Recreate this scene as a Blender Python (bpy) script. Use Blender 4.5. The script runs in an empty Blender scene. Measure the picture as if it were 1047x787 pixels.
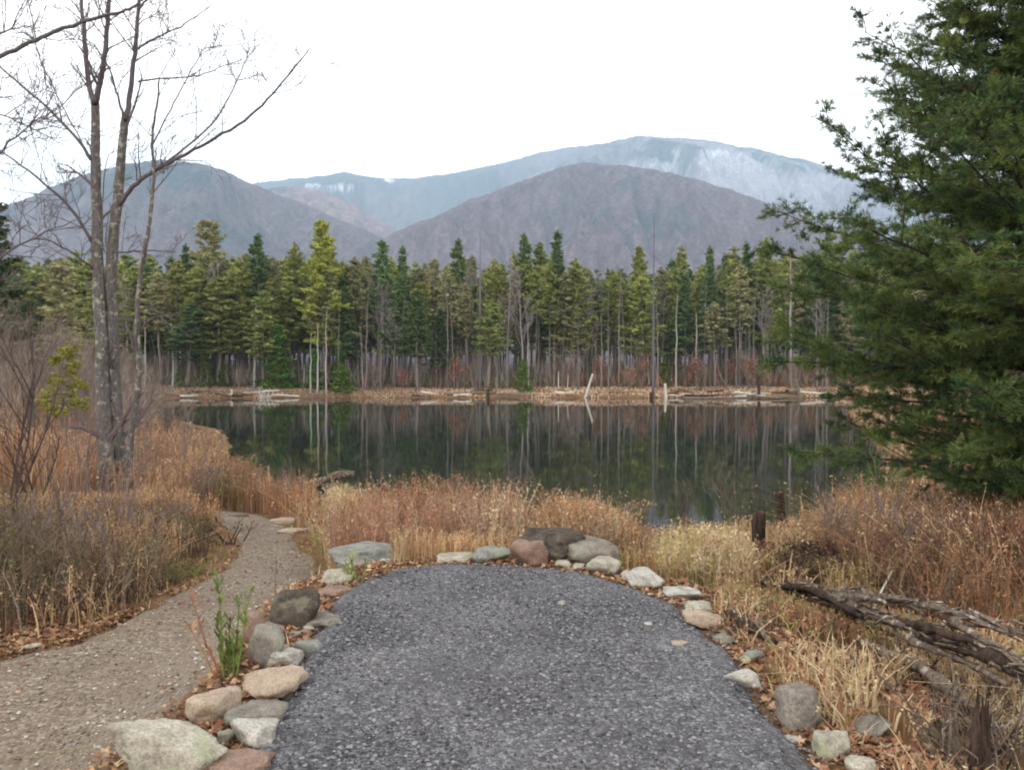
import bpy, math, random
import numpy as np
from mathutils import Vector, Matrix

# ------------------------------------------------------------------ camera / light
S = bpy.context.scene
COL = S.collection
F = 850.0                       # focal length in photo pixels (photo 1047 wide)
CX, CY = 523.5, 393.5
PITCH = math.radians(1.05)
EYE = 1.6
cam = bpy.data.cameras.new('camera'); camo = bpy.data.objects.new('camera', cam)
COL.objects.link(camo); S.camera = camo
cam.sensor_width = 36; cam.lens = 36 * F / 1047
camo.location = (0, 0, EYE); camo.rotation_euler = (math.pi / 2 - PITCH, 0, 0)
cam.clip_start = 0.1; cam.clip_end = 30000

SUN_EL, SUN_AZ = math.radians(48), math.radians(215)     # azimuth clockwise from +Y
W = bpy.data.worlds.new('World'); S.world = W; W.use_nodes = True
nt = W.node_tree; nt.nodes.clear()
out = nt.nodes.new('ShaderNodeOutputWorld'); bg = nt.nodes.new('ShaderNodeBackground')
sky = nt.nodes.new('ShaderNodeTexSky'); sky.sky_type = 'NISHITA'; sky.sun_disc = False
sky.sun_elevation = SUN_EL; sky.sun_rotation = SUN_AZ
tc = nt.nodes.new('ShaderNodeTexCoord')
mp = nt.nodes.new('ShaderNodeMapping'); mp.inputs['Scale'].default_value = (1.2, 1.2, 3.0)
nz = nt.nodes.new('ShaderNodeTexNoise'); nz.inputs['Scale'].default_value = 2.2
nz.inputs['Detail'].default_value = 5; nz.inputs['Roughness'].default_value = .5
rp = nt.nodes.new('ShaderNodeValToRGB')
rp.color_ramp.elements[0].position = .3; rp.color_ramp.elements[0].color = (13.0, 14.1, 15.2, 1)
rp.color_ramp.elements[1].position = .6; rp.color_ramp.elements[1].color = (17.9, 17.0, 16.2, 1)
mx = nt.nodes.new('ShaderNodeMix'); mx.data_type = 'RGBA'; mx.inputs[0].default_value = .93
nt.links.new(tc.outputs['Generated'], mp.inputs[0]); nt.links.new(mp.outputs[0], nz.inputs[0])
nt.links.new(nz.outputs[0], rp.inputs[0]); nt.links.new(sky.outputs[0], mx.inputs[6])
sz = nt.nodes.new('ShaderNodeSeparateXYZ'); nt.links.new(tc.outputs['Generated'], sz.inputs[0])
gr = nt.nodes.new('ShaderNodeMapRange'); gr.inputs[1].default_value = .12; gr.inputs[2].default_value = .8; gr.inputs[3].default_value = 1.5; gr.inputs[4].default_value = .78
nt.links.new(sz.outputs[2], gr.inputs[0])
gm = nt.nodes.new('ShaderNodeMix'); gm.data_type = 'RGBA'; gm.blend_type = 'MULTIPLY'; gm.inputs[0].default_value = 1
nt.links.new(rp.outputs[0], gm.inputs[6]); nt.links.new(gr.outputs[0], gm.inputs[7])
nt.links.new(gm.outputs[2], mx.inputs[7]); nt.links.new(mx.outputs[2], bg.inputs[0])
bg.inputs[1].default_value = .1
nt.links.new(bg.outputs[0], out.inputs[0])
W.cycles.sampling_method = 'MANUAL'; W.cycles.sample_map_resolution = 256
sl = bpy.data.lights.new('sun', 'SUN'); sl.energy = .7; sl.angle = math.radians(18); sl.color = (1, .96, .9)
so = bpy.data.objects.new('sun', sl); COL.objects.link(so)
sd = Vector((math.sin(SUN_AZ) * math.cos(SUN_EL), math.cos(SUN_AZ) * math.cos(SUN_EL), math.sin(SUN_EL)))
so.rotation_euler = sd.to_track_quat('Z', 'Y').to_euler(); so.location = (0, 0, 40)
S.view_settings.view_transform = 'Standard'; S.view_settings.look = 'None'
S.view_settings.exposure = .36; S.view_settings.gamma = 1
S.cycles.max_bounces = 6; S.cycles.diffuse_bounces = 2; S.cycles.glossy_bounces = 3
S.cycles.transparent_max_bounces = 4; S.cycles.volume_bounces = 3; S.cycles.transmission_bounces = 2
S.cycles.use_denoising = True; S.cycles.filter_width = 2.0
HAZE_DENSITY = 1.7e-4

# ------------------------------------------------------------------ numeric helpers
RNG = np.random.default_rng(11)
def C(r, g, b, k=1.0):
    f = lambda v: (v / 255 / 12.92 if v / 255 <= .04045 else ((v / 255 + .055) / 1.055) ** 2.4) * k
    return (f(r), f(g), f(b))
_T = np.random.default_rng(5).random(4096)
def _h(i, j, k): return _T[(i * 73856093 ^ j * 19349663 ^ k * 83492791) & 4095]
def vnoise(x, y, z=0.):
    x, y, z = np.broadcast_arrays(np.asarray(x, float), np.asarray(y, float), np.asarray(z, float))
    i, j, k = np.floor(x).astype(np.int64), np.floor(y).astype(np.int64), np.floor(z).astype(np.int64)
    u, v, w = x - i, y - j, z - k
    u, v, w = u*u*(3-2*u), v*v*(3-2*v), w*w*(3-2*w)
    r = 0
    for a in (0, 1):
        for b in (0, 1):
            for c in (0, 1):
                r = r + _h(i+a, j+b, k+c) * (u if a else 1-u) * (v if b else 1-v) * (w if c else 1-w)
    return r
def fbm(x, y, z=0., o=4, g=.5):
    r = 0; a = 1; t = 0
    for k in range(o):
        f = 2.03 ** k
        r = r + a * vnoise(x*f + 13.1*k, y*f - 7.7*k, z*f + 3.3*k); t += a; a *= g
    return r / t
def sstep(x, a, b):
    t = np.clip((x - a) / (b - a), 0, 1); return t*t*(3-2*t)
def polysdf(P, x, y):
    """signed distance, negative inside"""
    x, y = np.asarray(x, float), np.asarray(y, float)
    d = np.full(x.shape, 1e18); ins = np.zeros(x.shape, bool)
    n = len(P)
    for i in range(n):
        ax, ay = P[i]; bx, by = P[(i+1) % n]
        ex, ey = bx-ax, by-ay
        t = np.clip(((x-ax)*ex + (y-ay)*ey) / (ex*ex+ey*ey), 0, 1)
        d = np.minimum(d, (x-ax-t*ex)**2 + (y-ay-t*ey)**2)
        if ay != by:
            c = ((ay > y) != (by > y)) & (x < ex*(y-ay)/(by-ay) + ax)
            ins ^= c
    d = np.sqrt(d)
    return np.where(ins, -d, d)

cp, sp = math.cos(PITCH), math.sin(PITCH)
def ray(px, py):
    """direction with unit y component"""
    a, b = (px - CX) / F, -(py - CY) / F
    y = cp + b*sp; z = b*cp - sp
    return a / y, z / y
def onplane(px, py, z):
    a, b = ray(px, py); t = (z - EYE) / b
    return (a*t, t)
def atd(px, py, Y):
    a, b = ray(px, py); return np.array((a*Y, Y, EYE + b*Y))
def topx(x, y): return CX + F * x / np.maximum(y, .1)          # near enough for planting rules

WATER = -1.5
POND = [(-38,91),(-36,80),(-27,62),(-20,50),(-14.5,42),(-10.5,31),(-7.6,23),(-4.6,17.6),(-1,15.6),(2,14.9),(4,15.2),
        (6.2,16.2),(9,18.8),(11,25),(14,31),(18,42),(24,60),(35,80),(47,91),(38,92.5),(28,91.2),(20,92),(10,91.5),(0,93),(-10,92),
        (-18,93),(-26,91.5)]
PADL = [(232,840),(250,787),(270,735),(298,688),(325,648),(345,612),(368,592),(410,580),(470,575),(530,577)]
PADR = [(590,583),(640,596),(690,618),(728,648),(762,690),(800,742),(836,787),(862,840)]
PAD = [(-1.35,-4)] + [onplane(a, b, 0) for a, b in PADL + PADR] + [(1.35,-4)]
pL = [(-700,840),(-330,700),(-120,668),(0,652),(60,641),(120,612),(180,585),(232,553),(248,535),(232,520),(205,508),(198,500)]
pR = [(215,494),(262,498),(285,510),(302,527),(322,545),(330,566),(322,592),(304,612),(280,645),(254,690),(222,738),(180,775),(130,800),(100,840)]
def zp(py): return -0.3 - .25 * max(0, min(1, (600 - py) / 100))
PATH = [onplane(a, b, zp(b)) for a, b in pL + pR]
PATH = [(-9,-4)] + PATH + [(-1.7,-4)]

def land(x, y):
    s = polysdf(POND, x, y)
    return WATER + np.interp(s, [-20,-6,0,.6,4,8,14,40,400], [-2,-1.2,-.02,.22,.75,1.2,1.42,1.5,2.2])
def Hg(x, y, cut=True):
    x, y = np.asarray(x, float), np.asarray(y, float)
    z = land(x, y)
    n = (fbm(x*.35, y*.35, 0, 3) - .5) * .35 + (fbm(x*1.6, y*1.6, 4, 3) - .5) * .10
    p = polysdf(PAD, x, y); q = polysdf(PATH, x, y)
    left = sstep(-x, .6, 2.4)
    z = z - .22 * left * sstep(y, 14, 9)
    z = z + n * sstep(p, .1, 1.5) * sstep(q, -.3, .8)
    k = 1 - sstep(p, .25, 1.3)
    z = z * (1-k) + (-.02) * k
    if cut:
        z = z - .05 * (1 - sstep(q, -.12, 0.02)) - .05 * (1 - sstep(p, -.12, 0))
    return z
def G(px, py):
    a, b = ray(px, py)
    t = np.concatenate([np.linspace(2.2, 20, 600), np.linspace(20.1, 130, 500)])
    h = EYE + b*t - np.maximum(Hg(a*t, t), WATER)
    k = int(np.argmax(h <= 0))
    if h[k] > 0: k = len(t) - 1
    if k == 0: tt = t[0]
    else: tt = t[k-1] + (t[k]-t[k-1]) * h[k-1] / (h[k-1]-h[k])
    return np.array((a*tt, tt, EYE + b*tt))
def GH(x, y): return float(Hg(np.array([x]), np.array([y]))[0])

# ------------------------------------------------------------------ mesh helpers
class MB:
    def __init__(s): s.V = []; s.Fq = []; s.Ft = []; s.Cc = []; s.n = 0
    def add(s, V, F=None, T=None, col=(.5,.5,.5)):
        V = np.asarray(V, float).reshape(-1, 3); s.V.append(V)
        col = np.asarray(col, float)
        if col.ndim == 1: col = np.repeat(col[None], len(V), 0)
        s.Cc.append(col)
        if F is not None and len(F): s.Fq.append(np.asarray(F, np.int64).reshape(-1, 4) + s.n)
        if T is not None and len(T): s.Ft.append(np.asarray(T, np.int64).reshape(-1, 3) + s.n)
        s.n += len(V); return s
    def rhomb(s, P, U, Wd, col):
        """diamonds centred at P, half axes U and Wd"""
        n = len(P)
        if not n: return s
        V = np.stack([P-U, P+Wd, P+U, P-Wd], 1).reshape(-1, 3)
        return s.add(V, np.arange(4*n).reshape(n, 4), None, np.repeat(np.broadcast_to(col, (n, 3)), 4, 0))
    def tube(s, P, R, col=(.5,.5,.5), k=6, cap=True):
        P = np.asarray(P, float); R = np.asarray(R, float); m = len(P)
        T = np.gradient(P, axis=0); T /= np.linalg.norm(T, axis=1)[:, None] + 1e-12
        ref = np.array((0, 0, 1.)) if abs(T[0, 2]) < .8 else np.array((1., 0, 0))
        A = np.cross(T, ref); A /= np.linalg.norm(A, axis=1)[:, None] + 1e-12
        B = np.cross(T, A)
        th = np.arange(k) * 2*math.pi/k
        V = P[:, None] + R[:, None, None] * (A[:, None]*np.cos(th)[None, :, None] + B[:, None]*np.sin(th)[None, :, None])
        i = np.arange(m-1)[:, None]*k; j = np.arange(k)[None]; j2 = (j+1) % k
        Fc = np.stack([i+j, i+j2, i+k+j2, i+k+j], -1).reshape(-1, 4)
        V = V.reshape(-1, 3); Tt = None
        if cap:
            V = np.concatenate([V, P[:1], P[-1:]]); c0, c1 = m*k, m*k+1
            jj = np.arange(k); jn = (jj+1) % k
            Tt = np.concatenate([np.stack([np.full(k, c0), jn, jj], 1), np.stack([np.full(k, c1), (m-1)*k+jj, (m-1)*k+jn], 1)])
        return s.add(V, Fc, Tt, col)
    def build(s, name, mat, parent=None, smooth=False, loc=None):
        V = np.concatenate(s.V).astype(np.float32); Cc = np.concatenate(s.Cc)
        if loc is not None: V = V - np.asarray(loc, np.float32)
        q = np.concatenate(s.Fq) if s.Fq else np.zeros((0, 4), int)
        t = np.concatenate(s.Ft) if s.Ft else np.zeros((0, 3), int)
        me = bpy.data.meshes.new(name)
        me.vertices.add(len(V)); me.vertices.foreach_set('co', V.ravel())
        me.loops.add(q.size + t.size)
        me.loops.foreach_set('vertex_index', np.concatenate([q.ravel(), t.ravel()]).astype(np.int32))
        me.polygons.add(len(q) + len(t))
        st = np.concatenate([np.arange(len(q))*4, q.size + np.arange(len(t))*3]).astype(np.int32)
        me.polygons.foreach_set('loop_start', st)
        me.polygons.foreach_set('use_smooth', np.full(len(st), bool(smooth)))
        me.update(calc_edges=True)
        at = me.color_attributes.new('tint', 'FLOAT_COLOR', 'POINT')
        at.data.foreach_set('color', np.concatenate([Cc, np.ones((len(Cc), 1))], 1).astype(np.float32).ravel())
        me.materials.append(mat)
        o = bpy.data.objects.new(name, me); COL.objects.link(o)
        if parent is not None: o.parent = parent
        if loc is not None: o.location = loc
        return o
def tag(o, label=None, cat=None, group=None, kind=None):
    if label: o['label'] = label
    if cat: o['category'] = cat
    if group: o['group'] = group
    if kind: o['kind'] = kind
    return o
def thing(name, loc, label, cat, group=None):
    o = bpy.data.objects.new(name, None); COL.objects.link(o); o.location = [float(v) for v in loc]
    o.empty_display_size = .2
    return tag(o, label, cat, group)
def copy_tree(o, parent=None):
    c = o.copy(); COL.objects.link(c)
    if parent is not None: c.parent = parent
    for ch in o.children: copy_tree(ch, c)
    return c

# ------------------------------------------------------------------ materials
def mat(name): 
    m = bpy.data.materials.new(name); m.use_nodes = True; n = m.node_tree
    return m, n, n.nodes['Principled BSDF']
def N(n, t, **kw):
    x = n.nodes.new(t)
    for k, v in kw.items():
        if k in x.inputs: x.inputs[k].default_value = v
        else: setattr(x, k, v)
    return x
def mixc(n, fac, a, b, mode='MIX'):
    m = N(n, 'ShaderNodeMix', data_type='RGBA', blend_type=mode)
    for s, v in ((m.inputs[0], fac), (m.inputs[6], a), (m.inputs[7], b)):
        if isinstance(v, (int, float)): s.default_value = v
        elif isinstance(v, tuple): s.default_value = (*v, 1) if len(v) == 3 else v
        else: n.links.new(v, s)
    return m.outputs[2]
def noise(n, scale, detail=4, rough=.55, coord=None, dist=0):
    x = N(n, 'ShaderNodeTexNoise', Scale=scale, Detail=detail, Roughness=rough, Distortion=dist)
    if coord is not None: n.links.new(coord, x.inputs['Vector'])
    return x.outputs[0]
def ramp(n, src, stops):
    r = N(n, 'ShaderNodeValToRGB'); e = r.color_ramp.elements
    while len(e) < len(stops): e.new(.5)
    for k, (p, c) in enumerate(stops):
        e[k].position = p; e[k].color = (*c, 1) if not isinstance(c, (int, float)) else (c, c, c, 1)
    n.links.new(src, r.inputs[0]); return r.outputs[0]
def bump(n, b, h, s, d, nrm=None):
    x = N(n, 'ShaderNodeBump', Strength=s, Distance=d); n.links.new(h, x.inputs['Height'])
    if nrm is not None: n.links.new(nrm, x.inputs['Normal'])
    n.links.new(x.outputs[0], b.inputs['Normal']); return x.outputs[0]
def objco(n): return N(n, 'ShaderNodeTexCoord').outputs['Object']
def geoco(n): return N(n, 'ShaderNodeNewGeometry').outputs['Position']

def tint_mat(name, rough=.8, spec=.2, trans=0., vary=0., k=1.0):
    """material coloured by the mesh's own tint attribute; vary = brightness spread from object to object"""
    m, n, b = mat(name)
    a = N(n, 'ShaderNodeAttribute'); a.attribute_name = 'tint'; c = a.outputs['Color']
    if vary:
        oi = N(n, 'ShaderNodeObjectInfo')
        hs = N(n, 'ShaderNodeHueSaturation')
        mr = N(n, 'ShaderNodeMapRange'); mr.inputs[3].default_value = 1-vary; mr.inputs[4].default_value = 1+vary
        mh = N(n, 'ShaderNodeMapRange'); mh.inputs[3].default_value = .5+vary*.06; mh.inputs[4].default_value = .5-vary*.05
        mu = N(n, 'ShaderNodeMath', operation='FRACT'); ml = N(n, 'ShaderNodeMath', operation='MULTIPLY'); ml.inputs[1].default_value = 7.31
        n.links.new(oi.outputs['Random'], mr.inputs[0]); n.links.new(oi.outputs['Random'], ml.inputs[0]); n.links.new(ml.outputs[0], mu.inputs[0])
        n.links.new(mu.outputs[0], mh.inputs[0])
        n.links.new(mr.outputs[0], hs.inputs['Value']); n.links.new(mh.outputs[0], hs.inputs['Hue']); n.links.new(c, hs.inputs['Color']); c = hs.outputs[0]
    n.links.new(c, b.inputs['Base Color'])
    b.inputs['Roughness'].default_value = rough; b.inputs['Specular IOR Level'].default_value = spec
    if trans:
        tl = N(n, 'ShaderNodeBsdfTranslucent'); ms = N(n, 'ShaderNodeMixShader'); ms.inputs[0].default_value = trans
        n.links.new(c, tl.inputs[0]); n.links.new(b.outputs[0], ms.inputs[1]); n.links.new(tl.outputs[0], ms.inputs[2])
        n.links.new(ms.outputs[0], n.nodes['Material Output'].inputs[0])
    return m
M_GRASS = tint_mat('dry_grass', .8, .15, .3)
M_LEAF = tint_mat('leaf', .7, .25, .15)
M_NEEDLE = tint_mat('needles', .6, .3, .25)
M_FARNEEDLE = tint_mat('far_needles', .8, .1, .25, .22)
M_FARWOOD = tint_mat('far_wood', .9, .1, 0, .25)
M_TWIG = tint_mat('twig', .85, .15)

def bark_mat(name, c1, c2, patch=None, amt=.5, sc=1.0, bd=.02):
    m, n, b = mat(name); co = objco(n)
    mpn = N(n, 'ShaderNodeMapping'); mpn.inputs['Scale'].default_value = (1, 1, .25); n.links.new(co, mpn.inputs[0])
    a = noise(n, 18*sc, 6, .65, mpn.outputs[0]); c = ramp(n, a, [(.35, c1), (.68, c2)])
    if patch:
        p = noise(n, 5*sc, 5, .6, co); f = ramp(n, p, [(.6-.12*amt, 0.), (.66-.12*amt, 1.)]); c = mixc(n, f, c, patch)
        p2 = noise(n, 9*sc, 4, .6, co); f2 = ramp(n, p2, [(.58, 0.), (.66, .6)]); c = mixc(n, f2, c, tuple(x*.6 for x in c1))
    n.links.new(c, b.inputs['Base Color']); b.inputs['Roughness'].default_value = .9
    b.inputs['Specular IOR Level'].default_value = .15
    bump(n, b, a, .8, bd); return m
M_BIRCH = bark_mat('mottled_bark', C(78,72,70), C(116,110,104), C(148,146,132), .35, 1.6)
M_BRANCH = bark_mat('branch_bark', C(80,74,76), C(112,104,104), None, 0, 1)
M_PINEBARK = bark_mat('pine_bark', C(42,36,34), C(76,66,60), None, 0, 1)
M_DEADWOOD = bark_mat('weathered_wood', C(74,62,54), C(140,124,108), C(170,158,142), .2, 2.2)
M_DARKWOOD = bark_mat('rotten_wood', C(34,26,22), C(84,68,58), None, 0, 1.5)
M_PALEWOOD = bark_mat('bleached_wood', C(165,155,142), C(215,208,196), None, 0, 1.5)

def rock_mat(name, c1, c2, lichen=None, sc=1.0, lam=.4):
    m, n, b = mat(name); co = geoco(n)
    a = noise(n, 9*sc, 8, .65, co); c = ramp(n, a, [(.32, c1), (.66, c2)])
    sp_ = noise(n, 90*sc, 3, .7, co); f = ramp(n, sp_, [(.35, .62), (.6, 1.03)])
    c = mixc(n, 1., c, f, 'MULTIPLY')
    dk = noise(n, 4.5*sc, 5, .7, co, .6); c = mixc(n, ramp(n, dk, [(.56, 0.), (.7, lam)]), c, C(52,44,38))
    if lichen is not None:
        p = noise(n, 6*sc, 6, .7, co); c = mixc(n, ramp(n, p, [(.52, 0.), (.62, .75)]), c, lichen)
    n.links.new(c, b.inputs['Base Color']); b.inputs['Roughness'].default_value = .88; b.inputs['Specular IOR Level'].default_value = .25
    h = mixc(n, .35, a, sp_); bump(n, b, h, .7, .02); return m
ROCK = dict(
    pale=rock_mat('pale_granite', C(136,128,112), C(190,182,164), C(150,152,120), lam=.5),
    white=rock_mat('white_quartz', C(150,144,134), C(200,194,182), C(128,122,108), lam=.4),
    grey=rock_mat('grey_stone', C(104,96,86), C(152,142,130), C(140,142,122), lam=.6),
    tan=rock_mat('tan_stone', C(156,136,116), C(190,170,148), None, lam=.3),
    brown=rock_mat('brown_stone', C(122,98,84), C(156,128,112), None, lam=.35),
    dark=rock_mat('dark_stone', C(52,46,40), C(96,86,74), C(108,104,84), lam=.8),
    blue=rock_mat('bluish_stone', C(104,103,98), C(154,150,142), C(134,140,112), lam=.5))

# ground
m, n, b = mat('soil_and_litter'); M_GROUND = m; co = geoco(n)
c = ramp(n, noise(n, 3.2, 8, .7, co), [(.3, C(74,58,44)), (.5, C(122,94,68)), (.68, C(150,122,88))])
c = mixc(n, ramp(n, noise(n, .8, 5, .6, co), [(.5, 0.), (.66, .55)]), c, C(96,92,52))
c = mixc(n, ramp(n, noise(n, 26, 4, .7, co), [(.5, 0.), (.72, .7)]), c, C(140,88,58))
n.links.new(c, b.inputs['Base Color']); b.inputs['Roughness'].default_value = .95; b.inputs['Specular IOR Level'].default_value = .1
bump(n, b, noise(n, 22, 6, .75, co), .9, .05)
# dark crushed gravel
def gravel(name, stops, sc, blend, bd, big=None):
    m, n, b = mat(name); co = geoco(n)
    v = N(n, 'ShaderNodeTexVoronoi', Scale=sc, Randomness=1.); n.links.new(co, v.inputs['Vector'])
    sx = N(n, 'ShaderNodeSeparateColor'); n.links.new(v.outputs['Color'], sx.inputs[0])
    c = ramp(n, sx.outputs[0], stops)
    v2 = N(n, 'ShaderNodeTexVoronoi', Scale=sc*2.3); n.links.new(co, v2.inputs['Vector'])
    sx2 = N(n, 'ShaderNodeSeparateColor'); n.links.new(v2.outputs['Color'], sx2.inputs[0])
    c = mixc(n, .4, c, ramp(n, sx2.outputs[1], stops))
    lo = noise(n, 1.6, 6, .65, co)
    c = mixc(n, ramp(n, lo, [(.35, 0.), (.7, blend[1])]), c, blend[0])
    if big: c = mixc(n, ramp(n, noise(n, .9, 4, .6, co), [(.46, 0.), (.66, .45)]), c, big)
    n.links.new(c, b.inputs['Base Color']); b.inputs['Roughness'].default_value = .85; b.inputs['Specular IOR Level'].default_value = .25
    iv = N(n, 'ShaderNodeMath', operation='SUBTRACT'); iv.inputs[0].default_value = 1; n.links.new(v.outputs['Distance'], iv.inputs[1])
    bump(n, b, iv.outputs[0], 1., bd); return m
M_PAD = gravel('crushed_gravel', [(.1, C(56,54,54)), (.45, C(92,90,92)), (.8, C(122,120,122)), (.97, C(162,159,158))], 62, (C(64,61,63), .7), .011, C(104,99,96))
M_PATH = gravel('path_gravel', [(.1, C(80,66,54)), (.5, C(122,107,91)), (.85, C(150,134,115)), (.98, C(180,167,150))], 44, (C(120,103,84), .6), .009, C(98,82,66))
# water
m, n, b = mat('pond_water'); M_WATER = m; co = geoco(n)
b.inputs['Base Color'].default_value = (*C(42,46,40), 1); b.inputs['Roughness'].default_value = .035
b.inputs['IOR'].default_value = 1.33; b.inputs['Specular IOR Level'].default_value = .5
mpn = N(n, 'ShaderNodeMapping'); mpn.inputs['Scale'].default_value = (1, .5, 1); n.links.new(co, mpn.inputs[0])
bump(n, b, noise(n, 3.0, 3, .5, mpn.outputs[0]), .1, .006)

# ------------------------------------------------------------------ ground, pond, pad, path
def axis(lo, hi, d, outer, g=1.18):
    a = list(np.arange(lo, hi+1e-6, d)); s = d; v = hi
    while v < outer[1]: s *= g; v += s; a.append(v)
    s = d; v = lo; pre = []
    while v > outer[0]: s *= g; v -= s; pre.append(v)
    return np.array(pre[::-1] + a)
def grid_mesh(X, Y, Z, col=(.5,.5,.5)):
    h, w = X.shape; V = np.stack([X, Y, Z], -1).reshape(-1, 3)
    i = (np.arange(h-1)[:, None]*w + np.arange(w-1)[None]).ravel()
    return MB().add(V, np.stack([i, i+1, i+w+1, i+w], 1), None, col)
xs = axis(-9, 9, .11, (-6000, 6000), 1.11); ys = axis(1.5, 20, .1, (-300, 5600), 1.07)
X, Y = np.meshgrid(xs, ys)
tag(grid_mesh(X, Y, Hg(X, Y)).build('ground', M_GROUND, smooth=True), 'brown leaf-littered ground of the pond shore', kind='structure')
pc = np.array(POND)
wx = np.linspace(-60, 60, 2); wy = np.linspace(13, 100, 2); X, Y = np.meshgrid(wx, wy)
tag(grid_mesh(X, Y, X*0+WATER).build('water', M_WATER), 'still dark pond mirroring the forest', kind='structure')

def filled(poly, d, zf, name, mtl, edge=0.0, ymin=-4):
    """sheet cut from a fine grid along the outline, edge snapped"""
    P = np.array(poly); x0, y0 = P.min(0) - d; x1, y1 = P.max(0) + d
    gx = np.arange(x0, x1, d); gy = np.arange(max(y0, ymin), y1, d); X, Y = np.meshgrid(gx, gy)
    e = (fbm(X*3, Y*3, 1, 3) - .5) * edge
    s = polysdf(poly, X, Y) + e
    keep = s < 0; h, w = X.shape
    cell = keep[:-1, :-1] | keep[1:, :-1] | keep[:-1, 1:] | keep[1:, 1:]
    i = (np.arange(h-1)[:, None]*w + np.arange(w-1)[None])[cell]
    F_ = np.stack([i, i+1, i+w+1, i+w], 1)
    Z = zf(X, Y, s)
    used = np.unique(F_); remap = np.full(h*w, -1); remap[used] = np.arange(len(used))
    V = np.stack([X, Y, Z], -1).reshape(-1, 3)[used]
    return MB().add(V, remap[F_]).build(name, mtl, smooth=True)
pad = filled(PAD, .05, lambda X, Y, s: .012 + .012*(fbm(X*2, Y*2, 7, 3)-.5) - .06*sstep(s, -.10, .05), 'gravel_pad', M_PAD, .22)
tag(pad, 'rounded end of dark crushed gravel viewing pad', kind='structure')
pth = filled(PATH, .07, lambda X, Y, s: Hg(X, Y, False) + .0 + .02*(fbm(X*3, Y*3, 2, 3)-.5) - .045*sstep(s, -.08, .06), 'path', M_PATH, .35)
tag(pth, 'brown gravel footpath leading down to the pond', kind='structure')

# loose stones lying on pad and path
def pebbles(name, poly, n, smin, smax, y0, y1, x0, x1, zf, pal, inset, label, power=1.6):
    u = RNG.random(n) ** power; y = y0 + (y1-y0)*u; x = RNG.uniform(x0, x1, n)
    k = polysdf(poly, x, y) < inset; x, y = x[k], y[k]; n = len(x)
    base = np.array([(1,0,0),(-1,0,0),(0,1,0),(0,-1,0),(0,0,1),(0,0,-1)], float)
    T = np.array([(0,2,4),(2,1,4),(1,3,4),(3,0,4),(2,0,5),(1,2,5),(3,1,5),(0,3,5)])
    s = smin + (smax-smin)*RNG.random(n)**2.5
    th = RNG.uniform(0, 6.28, n); cs, sn = np.cos(th), np.sin(th)
    V = base[None] * (1 + .5*(RNG.random((n, 6, 1))-.5)) * s[:, None, None]
    V = V + .25*s[:, None, None]*(RNG.random((n, 6, 3))-.5)
    V[..., 2] *= .6
    vx = V[..., 0]*cs[:, None] - V[..., 1]*sn[:, None]; vy = V[..., 0]*sn[:, None] + V[..., 1]*cs[:, None]
    V[..., 0], V[..., 1] = vx + x[:, None], vy + y[:, None]; V[..., 2] += (zf(x, y) + s*.18)[:, None]
    pal = np.array(pal); c = pal[RNG.integers(0, len(pal), n)] * RNG.uniform(.75, 1.2, (n, 1))
    TT = (T[None] + 6*np.arange(n)[:, None, None]).reshape(-1, 3)
    o = MB().add(V, None, TT, np.repeat(c, 6, 0)).build(name, M_TWIG)
    return tag(o, label, kind='stuff')
pebbles('loose_gravel', PAD, 52000, .004, .014, 2.6, 7.4, -2, 2, lambda x, y: np.where(polysdf(PAD, x, y) < -.08, .012, Hg(x, y)+.006),
        [C(80,78,81), C(106,104,108), C(64,62,65), C(132,130,133), C(88,83,84), C(134,130,130)], .07, 'loose dark grey chippings on the viewing pad')
pebbles('path_stones', PATH, 16000, .005, .018, 3, 13, -7, -1, lambda x, y: Hg(x, y, False)+.004,
        [C(128,116,104), C(150,138,124), C(112,100,90), C(176,168,156)], -.1, 'small loose stones on the brown path')

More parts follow.
